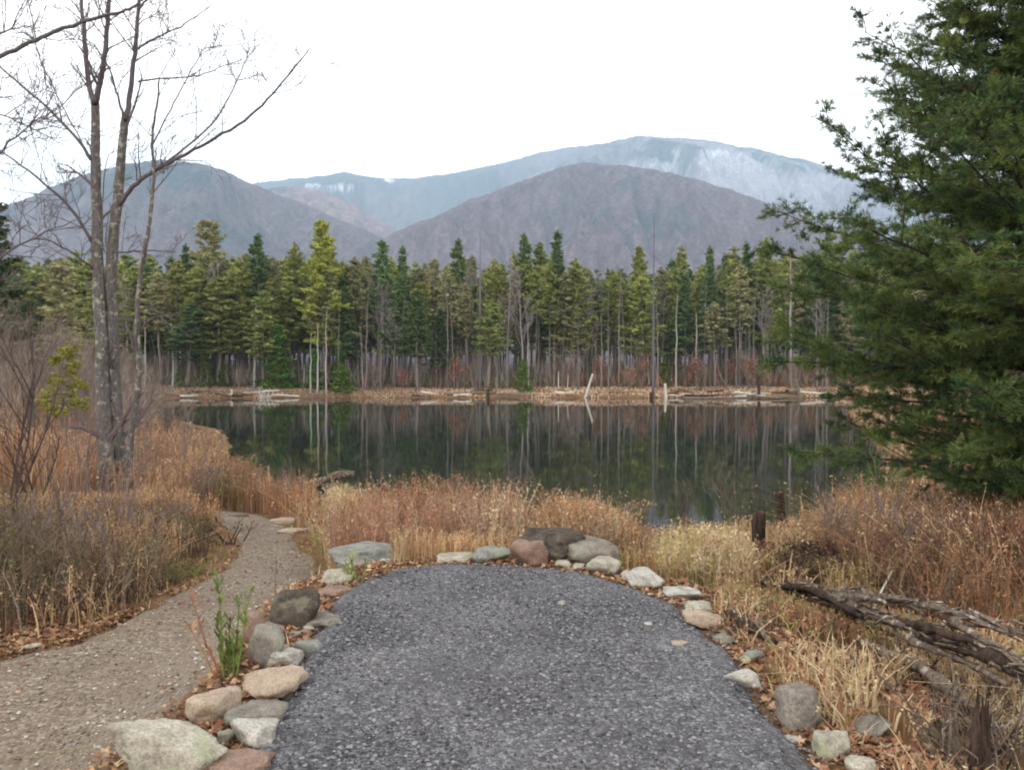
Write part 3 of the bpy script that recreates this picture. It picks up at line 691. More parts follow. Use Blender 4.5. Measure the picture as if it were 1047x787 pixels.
# drift logs, stumps, root tangle on far bank
def log(name, P, R, mtl, label, cat, group=None, parent=None, k=8, seed=0, rough=.12):
    rr = np.random.default_rng(seed); P = np.array(P, float); R = np.array(R, float)
    t = np.linspace(0, 1, len(P)); tt = np.linspace(0, 1, max(12, len(P)*4))
    PP = np.stack([np.interp(tt, t, P[:, i]) for i in range(3)], 1); RR = np.interp(tt, t, R)
    for _ in range(2): PP[1:-1] = (PP[:-2]+PP[2:]+2*PP[1:-1])/4
    mb = MB(); n0 = len(tt); mb.tube(PP, RR*(1+rr.normal(0, rough, n0)), (.5,.5,.5), k)
    V = mb.V[0]; V += (rr.random(V.shape)-.5)*np.interp(0, [0], [R.mean()])*rough*1.6
    o = mb.build(name, mtl, parent, True)
    return tag(o, label, cat, group) if label else o
for i, (x0, y0, x1, y1, rr_, lab) in enumerate([
    (690,404,826,398,.16,'long grey drift log at the right end of the far bank'), (700,409,772,407,.13,'short wet grey log lying lowest at the right far bank'),
    (735,404,800,409,.12,'thin grey log crossing the right far bank obliquely'), (560,404,660,402,.10,'dark low log under the white leaning stump'),
    (455,402,508,401,.16,'dark log left of the upright stub on the far bank'), (510,403,560,404,.13,'dark log right of the upright stub on the far bank'),
    (215,406,262,401,.12,'grey log left of the root tangle'), (770,399,818,401,.1,'pale pole on the sedge at the far right bank')]):
    A = np.array((*onplane(x0, y0, WATER),)); Bq = np.array((*onplane(x1, y1, WATER),)); A[1] = np.clip(A[1], 88, 93.5); Bq[1] = np.clip(Bq[1], 88, 94.5)
    A[0] = (x0-CX)/F*A[1]; Bq[0] = (x1-CX)/F*Bq[1]
    zA, zB = max(WATER, GH(*A))+.08, max(WATER, GH(*Bq))+.08
    log('driftwood_log', [(A[0], A[1], zA), ((A[0]+Bq[0])/2, (A[1]+Bq[1])/2, max((zA+zB)/2, max(WATER, GH(*((A+Bq)/2)))+.08)), (Bq[0], Bq[1], zB)], [rr_, rr_*.9, rr_*.6], M_DEADWOOD, lab, 'log', 'driftwood logs on the far bank', seed=i)
rw = np.random.default_rng(12)
for i in range(46):
    x0 = rw.uniform(-42, 34) if i < 22 else (rw.uniform(16, 34) if i < 36 else rw.uniform(-34, -24)); a_ = rw.normal(0, .25); l_ = rw.uniform(1.2, 4.5); y_ = rw.uniform(90.6, 93.6)
    A = np.array((x0, y_)); Bq = A + l_*np.array((math.cos(a_), math.sin(a_))); zz_ = [max(WATER, GH(*v))+rw.uniform(.12, .34) for v in (A, (A+Bq)/2, Bq)]; r0_ = rw.uniform(.06, .16)
    log('driftwood_log', [(*A, zz_[0]), (*((A+Bq)/2), zz_[1]), (*Bq, zz_[2])], [r0_, r0_*.9, r0_*.6], [M_DEADWOOD, M_DARKWOOD, M_PALEWOOD][i % 3], 'small driftwood log among the sedge of the far bank', 'log', 'small driftwood logs on the far bank', seed=300+i)
for i, (px, y0, y1, dx, w, mt, lab) in enumerate([
    (571,392,380,0,.07,M_PALEWOOD,'white stump, left and taller of a pair on the far bank'), (580,392,383,1,.06,M_PALEWOOD,'white stump, right and shorter of a pair on the far bank'),
    (598,402,382,8,.13,M_PALEWOOD,'broken white trunk leaning right at the water edge'), (681,406,392,-1,.16,M_PALEWOOD,'stubby pale stump right of the tall grey snag'),
    (507,405,386,0,.11,M_DEADWOOD,'pale upright stub with a dark foot on the far bank'), (776,404,392,0,.2,M_DARKWOOD,'dark blocky stump at the right far bank'), (818,404,388,-4,.2,M_DEADWOOD,'grey stump at the right end of the far bank'),
    (237,408,398,0,.12,M_PALEWOOD,'short pale stump at the left end of the pond'), (499,406,398,0,.16,M_DARKWOOD,'low dark stump left of the pale stub'), (666,407,401,0,.22,M_DARKWOOD,'dark root foot below the tall grey snag')]):
    Y = 91.8 if y0 > 393 else 96.0; A = atd(px, y0, Y); T1 = atd(px+dx, y1, Y); A[2] = WATER-.1 if y0 > 393 else GH(A[0], Y)-.1
    log('stump', [A, A*.5+T1*.5, T1], [w*1.15, w*.9, w*.8], mt, lab, 'stump', seed=60+i, rough=.07)
def tangle(px, Y, wd, ht, nst, seed, label, mt, z0=None, name='root_tangle', r0=.04):
    rr = np.random.default_rng(seed); x = (px-CX)/F*Y; z = GH(x, Y) if z0 is None else z0; mb = MB()
    for i in range(nst):
        a = rr.uniform(-1.3, 1.3); grow(mb, (rr.normal(0, wd*.2), rr.normal(0, wd*.15), 0), unit(np.array((math.sin(a), rr.normal(0, .4), abs(math.cos(a))*.8))), rr.uniform(.5, 1)*max(wd, ht), r0, rr, 1, (.5,.5,.5), 4, .7, .0, r0*.25, .25)
    o = mb.build(name, mt); o.location = (x, Y, z); return tag(o, label, 'roots')
tangle(270, 91, 1.7, 1.2, 16, 5, 'bleached root tangle sticking up at the left far bank', M_PALEWOOD, WATER, r0=.06)

# left bank shrubs, mid distance
shl = []
for k in range(80):
    Y = rnd.uniform(24, 82); px = rnd.uniform(-70, 185); x = (px-CX)/F*Y
    if polysdf(POND, x, Y) < 1: continue
    tp = np.interp(px, [-60, 40, 100, 185], [270, 300, 335, 385]) + rnd.uniform(-5, 45)
    hh = EYE + ray(px, tp)[1]*Y - GH(x, Y); side = 'at the left picture edge' if px < 30 else 'behind the big bare tree' if px < 110 else 'between the big bare tree and the pond'
    put(rnd.choice(P_['sh']), 0, 0, loc=(x, Y), height=max(1.6, hh), sx=rnd.uniform(.6, .9), label=f'leafless purplish shrub {side}', group=f'leafless shrubs {side}')
edge = pine_proto(61, 11, .12, 3.0, (C(44,62,40), C(80,92,52)), 'pine', 6, .16, 'pine_tree', True, .26)
put(edge, -12, 42, 190, 'dark ragged pine cut by the left picture edge, behind the bare tree', None)
put(P_['og'][1], 60, 66, 262, 'olive pine on the left bank behind the yellow-green sapling', None, sx=1.2)
put(P_['mg'][2], 108, 80, 280, 'green pine directly behind the two trunks of the bare tree', None, sx=1.1)
sap = pine_proto(62, 2.95, .46, .66, (C(118,122,48), C(158,156,68)), 'cone', 9, .03, 'pine_sapling', False, .085, .17)
put(sap, 66, 19, 343, 'yellow-green pine sapling on a thin dark stem left of the bare tree', None)

# ------------------------------------------------------------------ big bare tree, left foreground
def limbs_tree(name, label, Y0, base, limbs, twig_seed, lift=1.0):
    rr = np.random.default_rng(twig_seed); tr = MB(); br = MB(); tw = MB()
    root = thing(name, base, label, 'tree'); s_ = None
    for (pts, w0, w1, kind, dy0, dy1, tn) in limbs:
        P = np.array([atd(px, py, Y0 + dy0 + (dy1-dy0)*i/(len(pts)-1)) for i, (px, py) in enumerate(pts)])
        t = np.linspace(0, 1, len(P)); m_ = max(8, len(P)*4); tt = np.linspace(0, 1, m_)
        Q = np.stack([np.interp(tt, t, P[:, j]) for j in range(3)], 1)
        for _ in range(3): Q[1:-1] = (Q[:-2]+Q[2:]+2*Q[1:-1])/4
        Q[1:-1] += rr.normal(0, .008, Q[1:-1].shape)
        R = np.linspace(w0, w1, m_)/F*Y0/2*(1 if kind == 'trunk' else .85)
        if kind == 'trunk': R = R*(1+rr.normal(0, .035, m_)); R[:2] *= 1.15
        (tr if kind == 'trunk' else br).tube(Q, R, (.5,.5,.5), 10 if w0 > 6 else 6)
        for k in range(tn):
            i = int(rr.uniform(.12, .97)*(m_-1)); ax = unit(Q[i+1]-Q[i]); a = unit(np.cross(ax, rr.normal(0, 1, 3)))
            grow(tw, Q[i], unit(ax*.55 + a*.75 + np.array((0, 0, .25))), rr.uniform(.35, 1.35), max(.009, R[i]*.42), rr, 2, (C(104,94,94)), 4, .65, .12, .0046, .12)
    tr.build('trunk', M_BIRCH, root, True, None) if tr.n else None
    if br.n: br.build('branches', M_BRANCH, root, True)
    tw.build('twigs', M_TWIG, root)
    for c in root.children: c.location = -np.array(base)
    return root
b0 = G(115, 507); Y0 = float(b0[1])
limbs = [
 ([(110,514),(108,470),(106,420),(103,330),(99,250),(97.5,165),(97,103)], 17, 8, 'trunk', 0, .1, 5),
 ([(125,512),(122,470),(119,420),(114,340),(113,265),(121,200),(125,150),(128,120)], 15, 7.5, 'trunk', .25, .1, 4),
 ([(97,106),(90,85),(86.5,40),(83,0),(80,-60),(74,-150)], 6.5, 2.5, 'limb', 0, .5, 14),
 ([(97,106),(104,82),(109,40),(111.5,0),(114,-60),(120,-140)], 7, 3, 'limb', 0, -.6, 14),
 ([(128,123),(134,92),(139,40),(142,10),(141,-60),(146,-140)], 6.5, 2.5, 'limb', 0, .3, 14),
 ([(127,123),(121,100),(113,72),(100,50),(88,40)], 3, 1, 'limb', 0, -.5, 8),
 ([(142,10),(152,-4),(170,-25)], 3, 1.5, 'limb', .1, .3, 4),
 ([(122,210),(136,190),(158,174),(185,160),(215,144),(250,125),(276,100),(296,76),(316,50)], 6, 1.3, 'limb', .1, -.8, 16),
 ([(154,176),(185,156),(215,130),(235,100),(250,65),(256,48)], 3, .9, 'limb', -.1, .4, 9),
 ([(131,508),(133,440),(141,400),(143,370),(139,335),(141,300),(149,250),(155,215),(157,180),(155,145),(160,110),(163,80)], 7, 1.6, 'trunk', -.3, -.5, 8),
 ([(141,372),(136,352),(131,336)], 3.6, 3, 'limb', -.3, -.4, 0),
 ([(143,338),(152,328),(162,323),(176,324)], 3.4, 1.6, 'limb', -.3, -.2, 3),
 ([(155,150),(170,120),(186,90),(205,55),(214,40)], 2, .8, 'limb', -.4, .2, 8),
 ([(93,163),(80,142),(50,112),(25,90),(0,68),(-30,45)], 4, 1.8, 'limb', 0, .8, 12),
 ([(94,248),(76,215),(52,193),(20,168),(-20,140)], 4, 1.4, 'limb', 0, -.8, 14),
 ([(95,275),(80,262),(40,240),(0,262)], 3, 1.2, 'limb', 0, -1.0, 10),
 ([(141,84),(160,80),(195,80),(220,72),(248,60)], 2.4, .8, 'limb', 0, .5, 9),
 ([(141,50),(160,38),(190,25),(216,5)], 2.6, .9, 'limb', 0, -.4, 9),
 ([(120,258),(150,256),(180,257)], 2.4, 1, 'limb', 0, -.3, 5),
 ([(110,22),(124,12),(140,7)], 2, 1, 'limb', 0, .3, 3),
 ([(92,160),(70,120),(40,62),(28,10)], 1.8, .7, 'limb', 0, .6, 9),
 ([(97,240),(104,210),(108,165),(118,150)], 1.8, .8, 'limb', 0, .2, 4)]
limbs_tree('bare_tree', 'large leafless tree with three mottled grey stems beside the path on the left', Y0, b0, limbs, 8)
b1 = np.array(atd(-75, 378, 11.5)); b1[2] = GH(b1[0], b1[1])
limbs = [([(-75,560),(-78,400),(-72,250),(-70,100),(-76,-60)], 20, 11, 'trunk', 0, 0, 0),
 ([(-71,105),(-40,78),(0,58),(30,44),(60,31),(100,17),(128,12),(140,6),(150,-6)], 6, 2.6, 'limb', 0, .6, 6),
 ([(-70,240),(-30,195),(0,155),(30,128),(60,108)], 4, 1, 'limb', 0, .5, 12),
 ([(-70,320),(-30,290),(0,262),(40,240),(85,222)], 4, 1, 'limb', 0, .5, 10),
 ([(-72,120),(-20,110),(20,125),(70,150)], 3, .8, 'limb', 0, .5, 12),
 ([(-72,60),(-20,40),(20,28),(36,27)], 3, .8, 'limb', 0, .5, 8)]
limbs_tree('bare_tree', 'leafless tree just outside the left edge that sends a long grey branch into the picture', 11.5, b1, limbs, 19)
# thin stems at left edge
def stem_shrub(px, Y, ht, seed, label, ns=4, col=C(62,50,48), name='bare_sapling', r0=.022, kids=5):
    rr = np.random.default_rng(seed); x = (px-CX)/F*Y; mb = MB()
    for i in range(ns):
        a = rr.uniform(0, 6.28); l = rr.uniform(.03, .3)
        grow(mb, (rr.normal(0, .07), rr.normal(0, .07), -.1), unit(np.array((l*math.cos(a), l*math.sin(a), 1))), ht*rr.uniform(.6, 1), r0, rr, 2, col, kids, .5, .3, .003, .12)
    o = mb.build(name, M_TWIG); o.location = (x, Y, GH(x, Y)); return tag(o, label, 'sapling')
for i, (px, Y, ht, ns, r0, lab) in enumerate([(4,11.5,2.6,3,.03,'dark leafless sapling at the left picture edge in the brown brush'), (32,12.5,1.9,3,.024,'dark leafless sapling left of the yellow-green pine sapling'),
    (12,7.2,.55,5,.02,'short dark dead stems at the left edge above the path litter'), (36,7.0,.62,5,.02,'short dark dead stems, second from the left edge above the path litter'),
    (150,15.5,2.4,4,.012,'thin twiggy sapling just right of the big bare tree'), (185,19,2.2,5,.012,'thin twiggy sapling between the bare tree and the pond'),
    (86,13.4,2.2,4,.012,'thin twiggy sapling just left of the big bare tree'), (60,10,1.2,5,.012,'low grey twiggy shrub in the brush left of the path'), (135,9.6,.9,6,.01,'low grey twiggy shrub at the foot of the bare tree'),
    (748,11.5,1.3,3,.008,'thin leafless sapling at the near pond edge left of the charred stump'), (905,7.6,1.05,4,.008,'thin leafless twigs in the rusty brush under the pine'), (20,9,.8,7,.01,'grey twiggy shrub low in the brush at far left'), (95,8.6,.75,7,.009,'grey twiggy shrub in the brush nearest the path litter'), (118,11,1.1,6,.010,'pale twiggy shrub in front of the bare tree trunks'),
    (170,11.2,.8,6,.009,'grey twiggy shrub between bare tree and path'), (45,8,.6,7,.010,'dark low twiggy shrub left of the path litter'), (205,15,1.2,6,.010,'grey twiggy shrub left of the far end of the path'), (300,14.5,1.1,7,.010,'brown twiggy shrub right of the far end of the path'),
    (650,12,.9,6,.008,'brown twiggy shrub at the water gap'), (700,12.5,1.0,5,.008,'yellowish twiggy shrub standing against the water right of the gap'), (860,8.6,1.0,6,.009,'grey leaning twigs at the left edge of the rusty brush'), (945,7.2,.8,7,.009,'grey arching twigs in the rusty brush behind the log')]):
    stem_shrub(px, Y, ht, 100+i, lab, ns, C(66,54,52) if i < 4 else C(112,98,92), r0=r0)

# ------------------------------------------------------------------ foreground pine, right
def big_pine():
    rr = np.random.default_rng(3); Y = 10.5; x = (1130-CX)/F*Y; base = np.array((x, Y, GH(x, Y)))
    root = thing('pine_tree', base, 'big dark green pine filling the right side of the picture', 'tree')
    tr = MB(); z = np.linspace(-.2, 14, 14); P = np.stack([rr.normal(0, .03, 14), rr.normal(0, .03, 14), z], 1)
    tr.tube(P, .17*(1-np.clip(z, 0, 14)/14*.92), (.5,.5,.5), 12); tr.build('trunk', M_PINEBARK, root, True)
    wd = MB(); TP = []; TD = []; TC = []
    zz = .55
    while zz < 13.6:
        f = zz/14; R = np.interp(zz, [.4, 1.2, 2.6, 4.2, 6, 7.5, 14], [2.4, 3.6, 4.65, 3.5, 2.75, 2.8, .3])
        nb = 10 if zz < 8 else 5; a0 = rr.uniform(0, 6.28)
        for b in range(nb):
            a = a0 + b*6.283/nb + rr.normal(0, .22); L = R*rr.uniform(.68, 1.08)
            el = np.interp(zz, [.4, 2, 5, 14], [-.03, .10, .38, .9]) + rr.normal(0, .15)
            d = unit(np.array((math.cos(a), math.sin(a), el))); m_ = 8
            t = np.linspace(0, 1, m_); bp = np.array((0, 0, zz)) + d*(t*L)[:, None]
            bp[:, 2] += np.interp(t, [0, .6, 1], [0, -.04*L, .05*L]); bp[1:] += rr.normal(0, .03, (m_-1, 3))
            wd.tube(bp, np.linspace(.032*(1-f*.6)+.006, .005, m_), (.5,.5,.5), 5, False)
            side = unit(np.cross(d, (0, 0, 1.)))
            ns = int((15 if zz < 8 else 6) * L/3) + 5
            for j in range(ns):
                tt = .14 + .86*(j+rr.random())/ns; q = np.array([np.interp(tt, t, bp[:, c]) for c in range(3)])
                sg = 1 if j % 2 else -1; sd_ = unit(d*rr.uniform(.5, .9) + side*sg*rr.uniform(.5, 1.) + np.array((0, 0, rr.normal(.05, .30))))
                l2 = (.28 + .95*(1-tt)*L/3.2)*rr.uniform(.7, 1.2); e = q + sd_*l2
                wd.tube(np.stack([q, (q+e)/2 + rr.normal(0, .015, 3), e]), [.009, .006, .003], (.5,.5,.5), 3, False)
                nt_ = int(4 + l2*14)
                u = rr.random(nt_)**.7; tp = q + sd_*(l2*u)[:, None]
                s2 = unit(np.cross(sd_, (0, 0, 1.)))
                td = sd_*rr.uniform(.5, 1., (nt_, 1)) + s2*rr.normal(0, .7, (nt_, 1)) + rr.normal(0, .22, (nt_, 3)) + np.array((0, 0, .15))
                td /= np.linalg.norm(td, axis=1)[:, None]; l3 = rr.uniform(.05, .20, (nt_, 1))
                TP += [tp + td*l3*.3, tp + td*l3]; TD += [td, td]
                yv = np.clip(rr.normal(.36, .28), 0, 1)
                TC += [np.full(nt_, yv), np.full(nt_, min(1, yv+.15))]
        zz += .34 if zz < 8 else .7
    TP = np.concatenate(TP); TD = np.concatenate(TD); TC = np.concatenate(TC); n0 = len(TP)
    q = 16; PP = np.repeat(TP, q, 0); DD = np.repeat(TD, q, 0)*.9 + rr.normal(0, .48, (n0*q, 3)); DD /= np.linalg.norm(DD, axis=1)[:, None]
    L = rr.uniform(.030, .058, (n0*q, 1)); PP = PP + DD*L
    Wd = np.cross(DD, rr.normal(0, 1, DD.shape)); Wd /= np.linalg.norm(Wd, axis=1)[:, None]
    ci = np.clip(np.repeat(TC, q)[:, None] + rr.normal(0, .12, (n0*q, 1)), 0, 1)
    cc = np.array(C(50,78,50))*(1-ci) + np.array(C(120,136,70))*ci
    k = rr.random((n0*q, 1)) < .03; cc = np.where(k, np.array(C(140,104,60)), cc)
    nd = MB(); nd.rhomb(PP, DD*L, Wd*.0044, cc); nd.build('crown', M_NEEDLE, root)
    wd.build('branches', M_PINEBARK, root)
    print('pine needles', n0*q)
big_pine()

# ------------------------------------------------------------------ grasses near
RU = dict(grey=C(136,124,108), straw=C(206,184,146), tan=C(190,158,120), rust=C(162,120,90), pink=C(164,134,114), yel=C(176,164,104), olive=C(116,108,74), brown=C(120,98,78), dark=C(80,62,52), green=C(132,138,66), red=C(120,78,60))
CLEAR = []
def clear(x, y):
    k = np.ones(len(x), bool)
    for (cx, cy, rx, ry, fr) in CLEAR: k &= ~((np.abs(x-cx) < rx) & (y > cy-ry-fr) & (y < cy+ry*.8))
    return k
def pal2(names_, w, x, y):
    A = np.array([RU[k] for k in names_]); cw = np.cumsum(np.array(w, float)); cw /= cw[-1]
    u = np.clip((fbm(x*.9, y*.9, 33, 3)-.32)/.36, 0, 1)*.6 + RNG.random(len(x))*.4
    return A[np.minimum(np.searchsorted(cw, u), len(A)-1)]
def pal(names_, w, n): 
    A = np.array([RU[k] for k in names_]); w = np.array(w, float); return A[RNG.choice(len(A), n, p=w/w.sum())]
def stalks(mb, x, y, z, h, col, lean=.18, w=.0045, fl=5, flsize=.02, top=.45, tipcol=None):
    n = len(x)
    if not n: return
    az = RNG.uniform(0, 6.28, n); ln = np.abs(RNG.normal(0, lean, n))*h*np.where(RNG.random(n) < .15, 3.2, 1.)
    dx, dy = np.cos(az)*ln, np.sin(az)*ln; ts = np.array([0, .4, .75, 1.]); 
    P = np.stack([x[:, None] + dx[:, None]*ts**1.8, y[:, None] + dy[:, None]*ts**1.8, z[:, None] + h[:, None]*ts*(1-.12*ts)], -1)
    wa = RNG.uniform(0, 3.14, n); wv = np.stack([np.cos(wa), np.sin(wa), 0*wa], 1)[:, None]*(w*RNG.uniform(.6, 1.6, n))[:, None, None]*np.array([1, .9, .6, .15])[None, :, None]
    V = np.stack([P-wv, P+wv], 2).reshape(-1, 3)
    f = np.array([[0,1,3,2],[2,3,5,4],[4,5,7,6]]); Fq = (f[None] + 8*np.arange(n)[:, None, None]).reshape(-1, 4)
    mb.add(V, Fq, None, np.repeat(col, 8, 0))
    if fl:
        t = top + (1-top)*RNG.random((n, fl)); C0 = np.stack([x[:, None]+dx[:, None]*t**1.8, y[:, None]+dy[:, None]*t**1.8, z[:, None]+h[:, None]*t*(1-.12*t)], -1).reshape(-1, 3)
        C0 += RNG.normal(0, flsize*.8, C0.shape); U = RNG.normal(0, 1, C0.shape)*np.array((.7, .7, 1)); U /= np.linalg.norm(U, axis=1)[:, None]
        Wd = np.cross(U, RNG.normal(0, 1, U.shape)); Wd /= np.linalg.norm(Wd, axis=1)[:, None]
        s_ = flsize*RNG.uniform(.5, 1.4, (len(C0), 1)); cc = np.repeat(col if tipcol is None else tipcol, fl, 0)*RNG.uniform(.8, 1.25, (len(C0), 1))
        mb.rhomb(C0, U*s_, Wd*s_*.4, cc)
def seeded(n, x0, x1, y0, y1, pw=1.0):
    return RNG.uniform(x0, x1, n), y0 + (y1-y0)*RNG.random(n)**pw
def free(x, y, pm=.12, qm=.05, wm=.15):
    return clear(x, y) & (polysdf(PAD, x, y) > pm) & (polysdf(PATH, x, y) > qm) & (polysdf(POND, x, y) > wm)
EXTRA = 1
def capped(x, y, z, ytop, hmax, lo=.55):
    px = topx(x, y); yt = np.interp(px, [a for a, _ in ytop], [b for _, b in ytop])
    al = EYE - (yt-378)/F*y - z
    h = np.minimum(al, hmax)*RNG.uniform(lo, 1.03, len(x))*(.62+.62*np.clip(fbm(x*1.9, y*1.9, 17, 3), .2, .75)); return h, px
CT = [(290,500),(320,505),(345,486),(365,474),(400,470),(440,474),(500,470),(520,478),(536,500),(550,512),(562,492),(585,484),(612,494),(632,510),(650,530),(680,538),(700,522),(735,530),(760,522),(790,528),(812,520)]
# ------------------------------------------------------------------ rocks
def ico(sub):
    import bmesh
    bm = bmesh.new(); bmesh.ops.create_icosphere(bm, subdivisions=sub, radius=1); V = np.array([v.co[:] for v in bm.verts]); T = np.array([[v.index for v in f.verts] for f in bm.faces]); bm.free(); return V, T
ICO = {k: ico(k) for k in (2, 3, 4, 5)}
def rock(px, py, wpx, hpx, kind, label, name='rock', h=.55, seed=None, flat=1.0, face=9, rot=None, soft=80, sub=4, sink=.22, wy=None, z0=None, group='stones set round the gravel pad', cat='rock'):
    """px,py: middle of the visible lower edge; wpx,hpx: extent in the photo"""
    g = G(px, py); 
    if z0 is not None: gx, gy = onplane(px, py, z0); g = np.array((gx, gy, z0))
    if z0 is None and 440 < px < 655 and py < 600: gx, gy = onplane(px, py, -.02); g = np.array((gx, gy, -.02))
    if z0 is None and 355 < px < 375: gx, gy = onplane(px, py, -.08); g = np.array((gx, gy, -.08))
    d = g[1]; sx = wpx*(1.2 if px < 330 else 1.1)/F*d/2; ang = math.atan2(EYE-g[2], d); tot = hpx*1.12/F*d; hh = tot*h/math.cos(ang)
    dep = (tot - hh*math.cos(ang)*.85)/math.sin(ang) if wy is None else wy
    sy = float(np.clip(dep, sx*.9, sx*3.2))/2
    V, T = ICO[sub]; V = V.copy(); rr = np.random.default_rng(int(seed if seed is not None else px*7+py))
    Nn = rr.normal(0, 1, (face, 3)); Nn /= np.linalg.norm(Nn, axis=1)[:, None]; dd = rr.uniform(.55, .95, face)
    Nn = np.concatenate([Nn, [[0,0,1]], [[0,0,-1]]]); dd = np.append(dd, [.72*flat, .7])
    pw = rr.uniform(2.6, 5.5); V = V/((np.abs(V)**pw).sum(1)**(1/pw))[:, None]/1.1; V = V@np.array(Matrix.Rotation(rr.normal(0, .25), 3, 'X')@Matrix.Rotation(rr.normal(0, .25), 3, 'Y')); dot = V @ Nn.T; lim = np.where(dot > .05, dd[None]/np.maximum(dot, .05), 3.0); lim = np.minimum(lim, 3)
    rad = -np.log(np.exp(-soft*lim).sum(1) + math.exp(-soft*1.0))/soft
    V = V*rad[:, None]; V /= np.abs(V).max(0)
    V *= 1 + (fbm(V[:, 0]*2.2+px, V[:, 1]*2.2, V[:, 2]*2.2, 4)[:, None]-.5)*.26 - np.abs(fbm(V[:, 0]*3.5+px, V[:, 1]*3.5, V[:, 2]*3.5+5, 3)[:, None]-.5)*.30 + (fbm(V[:, 0]*9+px, V[:, 1]*9, V[:, 2]*9, 3)[:, None]-.5)*.09
    V *= np.array((sx, sy, hh/(2-sink*2)*1.0))
    a = rr.normal(0, .12) if rot is None else rot; c_, s_ = math.cos(a), math.sin(a); V[:, :2] = np.stack([V[:, 0]*c_-V[:, 1]*s_, V[:, 0]*s_+V[:, 1]*c_], 1)
    loc = np.array((g[0], g[1]+sy*.92, 0.)); zg = GH(loc[0], loc[1]) if z0 is None else z0
    zg = max(min(zg, g[2]), g[2]-.06) if z0 is None else zg
    if wpx > 12: CLEAR.append((loc[0], loc[1], sx*1.05, sy, .45 if py < 640 else .2))
    loc[2] = zg + (-V[:, 2].min()) - sink*hh
    o = MB().add(V, None, T).build(name, ROCK[kind], None, True); o.location = loc
    return tag(o, label, cat, group)
